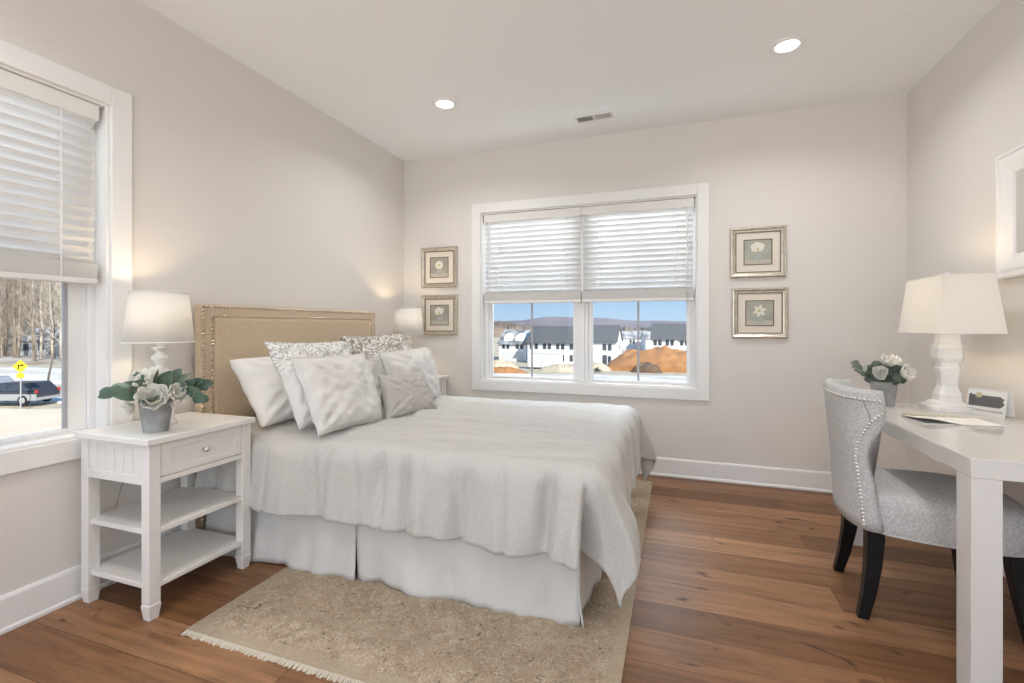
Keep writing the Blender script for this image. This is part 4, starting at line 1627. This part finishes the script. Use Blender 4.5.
# ================================================================== OUTDOORS
OM = dict(
    snow=mat('snow', (0.82, 0.80, 0.76), 0.9, col2=(0.60, 0.54, 0.44), noise_scale=0.16, bump=0.3, bump_scale=2),
    white=mat('white_siding', (0.80, 0.80, 0.79), 0.7, bump=0.1, bump_scale=3, stretch=(0.1, 0.1, 6)),
    roof=mat('grey_shingle', (0.115, 0.12, 0.125), 0.85, noise_amt=0.25, noise_scale=2, bump=0.2, bump_scale=6),
    roofs=mat('snowy_shingle', (0.62, 0.62, 0.63), 0.85, col2=(0.14, 0.145, 0.15), noise_scale=0.35, bump=0.2, bump_scale=6),
    win=mat('dark_window', (0.05, 0.06, 0.075), 0.2, bump=0.01),
    garage=mat('garage_door', (0.62, 0.62, 0.60), 0.6, bump=0.05),
    dirt=mat('orange_dirt', (0.46, 0.215, 0.075), 0.95, col2=(0.30, 0.135, 0.05), noise_scale=0.7, bump=0.6, bump_scale=2),
    dirtb=mat('brown_dirt', (0.17, 0.105, 0.06), 0.95, col2=(0.10, 0.06, 0.04), noise_scale=1.0, bump=0.6, bump_scale=2),
    rubble=mat('pale_rubble', (0.58, 0.50, 0.37), 0.95, col2=(0.40, 0.34, 0.24), noise_scale=0.8, bump=0.6, bump_scale=2),
    road=mat('sandy_road', (0.74, 0.60, 0.42), 0.9, col2=(0.78, 0.66, 0.49), noise_scale=0.3, bump=0.2, bump_scale=4),
    wood=mat('bare_woodland', (0.27, 0.215, 0.165), 0.95, col2=(0.16, 0.125, 0.095), noise_scale=0.06, bump=0.6, bump_scale=0.5),
    hill=mat('distant_hill', (0.245, 0.215, 0.225), 0.95, col2=(0.20, 0.175, 0.19), noise_scale=0.012, bump=0.3, bump_scale=0.05),
    bark=mat('grey_bark', (0.36, 0.29, 0.225), 0.95, col2=(0.20, 0.155, 0.115), noise_scale=1.6, bump=0.5, bump_scale=4, stretch=(3, 3, 0.6)),
    barkp=mat('pale_bark', (0.60, 0.53, 0.44), 0.95, col2=(0.38, 0.32, 0.25), noise_scale=1.6, bump=0.5, bump_scale=4, stretch=(3, 3, 0.6)),
    litter=mat('leaf_litter', (0.30, 0.225, 0.15), 0.95, col2=(0.52, 0.47, 0.40), noise_scale=0.12, bump=0.5, bump_scale=2),
    carp=mat('silver_car_paint', (0.42, 0.42, 0.43), 0.25, metal=0.3, bump=0.01),
    carg=mat('charcoal_car_paint', (0.06, 0.06, 0.07), 0.25, metal=0.3, bump=0.01),
    tire=mat('tyre', (0.02, 0.02, 0.02), 0.8, bump=0.05),
    tail=mat('tail_light', (0.45, 0.02, 0.02), 0.3, bump=0.01),
    yellow=mat('sign_yellow', (0.86, 0.52, 0.02), 0.5, bump=0.01),
    post=mat('galvanised_post', (0.45, 0.45, 0.44), 0.5, metal=0.3, bump=0.02),
    greyh=mat('grey_siding', (0.30, 0.31, 0.33), 0.8, bump=0.1, bump_scale=3, stretch=(0.1, 0.1, 6)),
)


def gz(x, y):
    """ground height outdoors"""
    z = -4.5 - 2.7 * smoothstep(15, 100, y) * smoothstep(-80, -40, x)
    z += 5.0 * smoothstep(-120, -190, x) + 4.0 * smoothstep(170, 330, y)
    return z


# ground: from the house out to the woods
b = MB()
b.grid(90, 90, lambda u, v: (lambda x, y: Vector((x, y, gz(x, y) + 0.12 * noise.noise((x * 0.12, y * 0.12, 0)))))(lerp(-260, 120, u), lerp(-60, 420, v)))
struct(b, 'ground', OM['rubble'])


def patch(name, m, pts, dz):
    """a sheet lying on the ground inside a convex quad"""
    A, B_, C_, D_ = [Vector((p[0], p[1], 0)) for p in pts]
    b = MB()

    def fn(u, v):
        p = A.lerp(B_, u).lerp(D_.lerp(C_, u), v)
        e = min(u, 1 - u, v, 1 - v)
        k = smoothstep(0, 0.06, e)
        p += Vector((noise.noise((p.x * 0.1, p.y * 0.1, 5)), noise.noise((p.x * 0.1, p.y * 0.1, 8)), 0)) * 1.5
        return Vector((p.x, p.y, gz(p.x, p.y) + 0.12 * noise.noise((p.x * 0.12, p.y * 0.12, 0)) - 0.3 + (0.3 + dz) * k))
    b.grid(50, 30, fn)
    return struct(b, name, m, smooth=True)


RTo = Vector((0.944, 0.330, 0))
FWo = Vector((-0.330, 0.944, 0))
C0 = Vector((2.448, 0, 0))


def dl(d, l_):
    p = C0 + FWo * d + RTo * l_
    return (p.x, p.y)


patch('snow_field', OM['snow'], [dl(38, -16), dl(38, 40), dl(76, 48), dl(76, -16)], 0.14)
patch('road', OM['road'], [dl(10, -60), dl(12, -18), dl(33, -24), dl(33, -90)], 0.14)
patch('snow_bank', OM['snow'], [dl(46, -110), dl(46, -38), dl(64, -50), dl(64, -130)], 0.16)
patch('snow_verge', OM['snow'], [dl(34.6, -44), dl(34.6, -28), dl(36.6, -28), dl(36.6, -44)], 0.14)
patch('woodland_floor', OM['litter'], [dl(66, -190), dl(66, -55), dl(150, -90), dl(150, -260)], 0.2)

# hills on the horizon and the bare woods below them
b = MB()


def hill(u, v):
    az = lerp(math.radians(-35), math.radians(75), u)
    rad = lerp(900, 1500, v)
    x, y = -math.sin(az) * rad, math.cos(az) * rad
    hgt = 13 + 11 * math.exp(-((az - math.radians(13.5)) / 0.085) ** 2) + 5 * math.exp(-((az - math.radians(8)) / 0.05) ** 2) + 3 * noise.noise((az * 14, 0, 3)) + 1.2 * noise.noise((az * 50, 0, 7))
    return Vector((x, y, -12 + (hgt + 12) * smoothstep(0, 0.55, v)))


b.grid(140, 10, hill)
struct(b, 'hills', OM['hill'], smooth=True)
b = MB()


def belt(u, v):
    az = lerp(math.radians(-30), math.radians(42), u)
    rad = lerp(215, 300, v)
    x, y = -math.sin(az) * rad, math.cos(az) * rad
    base = 6.0 + 3.4 * smoothstep(math.radians(12), math.radians(22), az) + 1.8 * noise.noise((az * 40, v * 3, 1)) + 1.6 * noise.noise((az * 160, v * 9, 4))
    return Vector((x, y, -6.8 + base * smoothstep(0, 0.12, v) ** 0.6))


b.grid(260, 14, belt)
tag(b.build('bare_woods', OM['wood']), 'brown belt of bare woods beyond the white houses', 'woods', kind='stuff')


def house(label, loc, rz, L, Dp, eave, ridge, roofm, wins, garage=False, wallm=None, steps=(0,), dormer=False, gable_wins=()):
    """front faces -y locally; roof ridge along local x"""
    wallm = wallm or OM['white']
    h = thing('house', label, 'house', loc, (0, 0, rz), 'houses seen through the windows')
    b = MB()
    rg = [(-0.0, 0, -1.0), (Dp, 0, 0)]
    prof = [(0, -1.2), (Dp, -1.2), (Dp, eave), (Dp / 2, ridge - 0.1), (0, eave)]
    b.loft([[(x, y, z) for (y, z) in prof] for x in (0, L)])
    b.build('walls', wallm, h)
    b = MB()
    o_ = 0.45
    sl = (ridge - eave) / (Dp / 2)
    pr = [(-o_, eave - o_ * sl), (Dp / 2, ridge), (Dp + o_, eave - o_ * sl), (Dp + o_, eave - o_ * sl + 0.22), (Dp / 2, ridge + 0.24), (-o_, eave - o_ * sl + 0.22)]
    b.loft([[(x, y, z) for (y, z) in pr] for x in (-0.3, L + 0.3)])
    rf = b.build('roof', roofm, h)
    if dormer:
        b = MB()
        for xd in (L * 0.3, L * 0.72):
            zz = eave + 0.35
            b.loft([[(xd - 1.0, 0.5, zz), (xd + 1.0, 0.5, zz), (xd + 1.0, 0.5, zz + 1.1), (xd, 0.5, zz + 2.0), (xd - 1.0, 0.5, zz + 1.1)],
                    [(xd - 1.0, 4.0, zz), (xd + 1.0, 4.0, zz), (xd + 1.0, 4.0, zz + 1.1), (xd, 4.0, zz + 2.0), (xd - 1.0, 4.0, zz + 1.1)]])
        b.build('dormer', wallm, h)
    for (x, z, w_, hh) in wins:
        b = MB()
        b.box(x - w_ / 2, x + w_ / 2, -0.06, 0.02, z, z + hh)
        b.build('window', OM['win'], h)
    for (y, z, w_, hh) in gable_wins:
        b = MB()
        b.box(L - 0.02, L + 0.06, y - w_ / 2, y + w_ / 2, z, z + hh)
        b.build('window', OM['win'], h)
    if garage:
        b = MB()
        b.box(0.8, L - 0.8, -0.08, 0.02, 0, 2.3)
        b.build('garage_door', OM['garage'], h)
    return h


def row_windows(L, n, z1=3.2, z0=0.6):
    out_ = []
    for k in range(n):
        x = L * (k + 0.5) / n
        out_ += [(x - 0.55, z1, 0.75, 1.35), (x + 0.55, z1, 0.75, 1.35)]
        if k % 3 == 1:
            out_ += [(x - 0.5, z0 - 0.4, 0.9, 2.0), (x + 0.5, z0, 0.7, 1.4)]
        else:
            out_ += [(x - 0.55, z0, 0.7, 1.4), (x + 0.55, z0, 0.7, 1.4)]
    return out_


zr = gz(-15, 100)
house('white townhouse row with a grey roof and gable end, right of the window mullion', (-17.1, 100, zr), 0, 7.6, 10, 5.15, 8.3, OM['roof'], row_windows(7.6, 2), gable_wins=((3.5, 0.5, 0.8, 1.4), (5.2, 3.2, 0.8, 1.3), (7.0, 3.2, 0.8, 1.3), (5, 0.3, 1.0, 2.0)))
house('white townhouse row with a grey roof, middle of the left pane', (-29.2, 101, zr), 0, 12.0, 10, 4.75, 8.1, OM['roof'], row_windows(12.0, 4))
house('white house with a snow patched dormer roof at the far left of the row', (-37.2, 104, zr), 0, 6.8, 9, 4.3, 7.2, OM['roofs'], row_windows(6.8, 2, 3.0, 0.7), garage=True, dormer=True)
house('white house with a dark roof behind the orange dirt mound', (-3.4, 120, gz(0, 120) + 0.4), 0, 5.6, 9, 4.9, 8.4, OM['roof'], row_windows(5.6, 2))
house('white house with a dark roof at the right edge of the far window', (2.6, 121, gz(0, 120) + 0.4), 0, 9.0, 9, 4.7, 8.2, OM['roof'], row_windows(9, 3))
k_ = 0
for (x, y, L) in ((-16, 172, 7), (-7.5, 165, 6), (-13, 186, 6), (-3, 178, 7)):
    where = ('left', 'middle', 'rear', 'right')[k_]
    house('tiny distant white house beyond the dirt mound, %s one of that cluster' % where, (x, y, gz(x, y) + 0.5), 0.3, L, 7, 3.6, 5.6, OM['roofs'], row_windows(L, 1, 1.6, 0.2)[:2])
    k_ += 1

# site shed in front of the row
r = thing('site_trailer', 'white site trailer parked in front of the townhouses', 'trailer', (-24.0, 85, gz(-24, 85)))
b = MB()
b.box(0, 6.0, 0, 2.6, 0.35, 2.85)
b.build('body', OM['white'], r, bevel=0.06)
b = MB()
b.box(-0.05, 6.05, -0.05, 2.65, 2.85, 2.95)
b.build('roof', OM['garage'], r)
b = MB()
b.box(2.2, 3.1, -0.04, 0.02, 0.45, 2.4)
b.build('door', OM['garage'], r)
for xx in (1.2, 4.8):
    b = MB()
    b.lathe([(0.42, 0), (0.42, 0.25), (0.2, 0.26)], 20)
    b.build('wheel', OM['tire'], r, loc=(xx, 0.3, 0.42), rot=(PI / 2, 0, 0))


def mound(name, label, x, y, rx, ry, h, m, seed, rough=0.35):
    b = MB()

    def fn(u, v):
        s, t = 2 * u - 1, 2 * v - 1
        e = max(0.0, 1 - s * s) * max(0.0, 1 - t * t)
        hh = h * e ** 0.7 * (1 + rough * noise.noise((s * 2.2 + seed, t * 2.2, 1)) + rough * 0.5 * noise.noise((s * 7 + seed, t * 7, 4))) if e > 0 else 0
        return Vector((s * rx, t * ry, hh - 0.25))
    b.grid(36, 24, fn)
    return tag(b.build(name, m, None, loc=(x, y, gz(x, y)), smooth=True), label, 'dirt mound')


mound('dirt_mound', 'big orange mound of dug earth in the right pane of the far window', -0.2, 92, 10.5, 4.5, 4.6, OM['dirt'], 1.0)
mound('dirt_mound', 'dark brown heap at the foot of the big orange mound', -2.6, 86, 2.8, 1.6, 1.9, OM['dirtb'], 4.0)
mound('dirt_mound', 'low orange heap at the left end of the snow field', -24.5, 72, 4.5, 2.4, 1.2, OM['dirt'], 7.0)
mound('rubble_heap', 'pale rubble heap in front of the site trailer', -16.5, 80, 4.5, 2.0, 1.5, OM['rubble'], 9.0)
mound('rubble_heap', 'pale rubble heap near the townhouse gable end', -11.8, 88, 3.0, 2.0, 1.6, OM['rubble'], 12.0)
mound('rubble_heap', 'pale rubble heap left of the low orange heap', -30.5, 86, 4.0, 2.0, 1.8, OM['rubble'], 15.0)


def shrub(label, x, y, s, m):
    b = MB()
    rs = random.Random(int(x * 10))
    for k in range(60):
        a, el = rs.uniform(0, 2 * PI), rs.uniform(0.0, 1.3)
        d = Vector((math.cos(a) * math.cos(el), math.sin(a) * math.cos(el), math.sin(el)))
        leaf_mesh(b, d * s * rs.uniform(0.2, 0.7), d, (0, 0, 1), s * 0.5, s * 0.3, 0.2)
    return tag(b.build('shrub', m, None, loc=(x, y, gz(x, y))), label, 'shrub')


shrub('small dark green shrub at the foot of the townhouse gable', -10.6, 82, 0.9, M['leaf2'])


b = MB()


def belt2(u, v):
    l_ = lerp(-330, -40, u)
    d = lerp(135, 190, v)
    x, y = dl(d, l_)
    base = 21 + 3 * noise.noise((l_ * 0.06, v * 3, 1)) + 3 * noise.noise((l_ * 0.3, v * 9, 4))
    return Vector((x, y, gz(x, y) - 2 + base * smoothstep(0, 0.15, v) ** 0.6))


b.grid(160, 14, belt2)
tag(b.build('bare_hillside_woods', OM['wood']), 'dense brown hillside woods behind the tall bare trees across the road', 'woods', kind='stuff')


# bare trees beyond the road, each one grown on its own
def bare_tree(label, x, y, z, H, tr, m, seed):
    rs = random.Random(seed)
    t = thing('bare_tree', label, 'tree', (x, y, z), group='bare trees of the wood beyond the road')
    b = MB()
    lean = Vector((rs.uniform(-0.03, 0.03), rs.uniform(-0.03, 0.03), 1))
    pts = [Vector((0, 0, -0.4)) + lean * (H * k / 7) + Vector((rs.uniform(-.12, .12), rs.uniform(-.12, .12), 0)) * (k > 0) for k in range(8)]
    b.tube(pts, [tr * (1.15 - k / 7.4) for k in range(8)], 7)
    b.build('trunk', m, t, smooth=True)
    b = MB()

    def grow(p, d, L, rr, depth):
        q = p + d * L * 0.5 + Vector((rs.uniform(-.1, .1), rs.uniform(-.1, .1), 0.04)) * L
        e_ = q + (d + Vector((rs.uniform(-.25, .25), rs.uniform(-.25, .25), 0.15))).normalized() * L * 0.5
        b.tube([p, q, e_], [rr, rr * 0.75, rr * 0.35], 4, cap=False)
        if depth > 0:
            for _ in range(3):
                nd = (d + Vector((rs.uniform(-.9, .9), rs.uniform(-.9, .9), rs.uniform(-.15, .7)))).normalized()
                grow(p.lerp(e_, rs.uniform(0.35, 0.95)), nd, L * 0.6, rr * 0.55, depth - 1)
    nb = 20
    for k in range(nb):
        f = lerp(0.12, 0.98, k / nb) + rs.uniform(-0.02, 0.02)
        base = pts[min(6, int(f * 7))].lerp(pts[min(7, int(f * 7) + 1)], f * 7 - int(f * 7))
        az = rs.uniform(0, 2 * PI)
        d = Vector((math.cos(az), math.sin(az), rs.uniform(0.35, 1.1))).normalized()
        grow(base, d, H * 0.16 * (1.1 - 0.5 * f), tr * 0.32 * (1.05 - 0.6 * f), 2)
    b.build('branches', m, t)
    return t


protos = [bare_tree('tall bare tree in the wood beyond the road', *dl(78, -78), -4.6, 22, 0.19, OM['barkp'], 1),
          bare_tree('tall bare tree in the wood beyond the road', *dl(80, -84), -4.6, 24, 0.21, OM['bark'], 2),
          bare_tree('tall bare tree in the wood beyond the road', *dl(84, -90), -4.6, 20, 0.14, OM['bark'], 3),
          bare_tree('tall bare tree in the wood beyond the road', *dl(76, -74), -4.6, 21, 0.17, OM['barkp'], 4)]
rt = random.Random(3)
for k in range(46):
    o = copy_tree(protos[k % 4])
    d = rt.uniform(72, 122)
    px = rt.uniform(-30, 75) if k > 12 else rt.uniform(0, 64)
    x, y = dl(d, d * (px - 512) / 471.34)
    o.location = (x, y, gz(x, y))
    o.rotation_euler = (0, 0, rt.uniform(0, 6.28))
    s_ = rt.uniform(0.8, 1.25)
    o.scale = (s_, s_, s_)

hx_, hy_ = dl(86, -90.5)
house('grey house with a dark roof among the bare trees beyond the road', (hx_, hy_, gz(hx_, hy_)), 0.55, 5.5, 6, 3.2, 5.0, OM['roofs'], [(1.5, 1.2, 0.9, 1.2), (3.8, 1.2, 0.9, 1.2)], wallm=OM['greyh'])


def car(label, loc, rz, body, lower):
    """nose towards local -x; length along x"""
    r = thing('car', label, 'car', loc, (0, 0, rz), 'cars parked along the road')
    b = MB()
    Wd = 0.9

    def sec(prof, y0, y1, inset=0.0):
        return [[(x, y, z) for (x, z) in prof] for y in (y0, y1)]
    low = [(-2.35, 0.35), (-2.4, 0.62), (-2.25, 0.85), (-1.1, 0.98), (2.3, 1.02), (2.4, 0.75), (2.38, 0.36)]
    b.loft(sec(low, -Wd, Wd))
    b.build('body', body, r, bevel=0.06)
    b = MB()
    b.box(-2.36, 2.39, -Wd - 0.01, Wd + 0.01, 0.33, 0.80)
    b.build('lower_cladding', lower, r, bevel=0.03)
    b = MB()
    cab = [[(-1.15, -0.86, 0.97), (2.30, -0.86, 1.0), (2.30, 0.86, 1.0), (-1.15, 0.86, 0.97)], [(-0.35, -0.70, 1.56), (1.85, -0.70, 1.58), (1.85, 0.70, 1.58), (-0.35, 0.70, 1.56)]]
    b.loft(cab)
    b.build('cabin', body, r, bevel=0.05)
    for sy in (-1, 1):
        for (x0, x1) in ((-0.72, 0.25), (0.33, 1.15), (1.23, 1.95)):
            b = MB()
            ya, yb = sy * 0.862, sy * 0.745
            b.add([(x0 - 0.1, ya, 1.03), (x1, ya, 1.03), (x1 - 0.05, yb, 1.47), (x0 + 0.28, yb, 1.47), (x0 - 0.1, ya * 0.97, 1.03), (x1, ya * 0.97, 1.03), (x1 - 0.05, yb * 0.97, 1.47), (x0 + 0.28, yb * 0.97, 1.47)],
                  [(0, 1, 2, 3), (4, 7, 6, 5), (0, 4, 5, 1), (1, 5, 6, 2), (2, 6, 7, 3), (3, 7, 4, 0)])
            b.build('side_window', OM['win'], r)
        b = MB()
        b.box(2.28, 2.42, sy * 0.82 - 0.05, sy * 0.82 + 0.05, 0.85, 1.08)
        b.build('tail_light', OM['tail'], r)
        for xw in (-1.45, 1.45):
            b = MB()
            b.lathe([(0.2, -0.11), (0.34, -0.11), (0.36, -0.06), (0.36, 0.06), (0.34, 0.11), (0.2, 0.11)], 24)
            wl = b.build('wheel', OM['tire'], r, loc=(xw, sy * 0.82, 0.36), rot=(PI / 2, 0, 0))
            b = MB()
            b.lathe([(0.21, -0.125), (0.21, 0.125)], 20)
            b.build('hubcap', OM['post'], wl)
    return r


ang = math.atan2(0.330, 0.944)
cx_, cy_ = dl(34.0, -35.85)
c1_ = car('dark silver wagon parked on the road behind the yellow sign', (cx_, cy_, gz(cx_, cy_) + 0.1), ang, OM['carg'], OM['carp'])
cx_, cy_ = dl(37.5, -42.6)
c2_ = car('pale silver car at the edge of the pane behind the wagon', (cx_, cy_, gz(cx_, cy_) + 0.1), ang, OM['carp'], OM['carp'])

# turn sign
sx_, sy_ = dl(31.5, -32.85)
r = thing('road_sign', 'yellow diamond warning sign with a black right turn arrow beside the road', 'sign', (sx_, sy_, gz(sx_, sy_)), (0, 0, math.radians(35)))
b = MB()
b.box(-0.03, 0.03, -0.03, 0.03, -0.2, 3.45)
b.build('post', OM['post'], r)
b = MB()
q = 0.44
for yy in (0,):
    ringo = [[(q * math.cos(a), y, 2.98 + q * math.sin(a)) for a in (0, PI / 2, PI, 3 * PI / 2)] for y in (-0.05, -0.035)]
    b.loft(ringo)
b.build('diamond_panel', OM['yellow'], r)
b = MB()
b.box(-0.13, -0.06, -0.056, -0.05, 2.80, 3.06)
b.box(-0.13, 0.07, -0.056, -0.05, 3.02, 3.09)
b.add([(0.07, -0.053, 2.95), (0.07, -0.053, 3.16), (0.20, -0.053, 3.055), (0.07, -0.050, 2.95), (0.07, -0.050, 3.16), (0.20, -0.050, 3.055)], [(0, 1, 2), (5, 4, 3), (0, 3, 4, 1), (1, 4, 5, 2), (2, 5, 3, 0)])
b.build('turn_arrow', M['black'], r)
b = MB()
b.box(-0.20, 0.20, -0.05, -0.035, 2.20, 2.52)
b.build('speed_plaque', OM['yellow'], r)

px_, py_ = dl(40, -39.6)
b = MB()
b.tube([(0, 0, -0.3), (0.25, 0.1, 1.6), (0.65, 0.25, 3.6)], [0.09, 0.08, 0.05], 8)
tag(b.build('leaning_pole', M['wire'], None, loc=(px_, py_, gz(px_, py_)), smooth=True), 'thin dark leaning pole standing in the snow behind the wagon', 'pole')
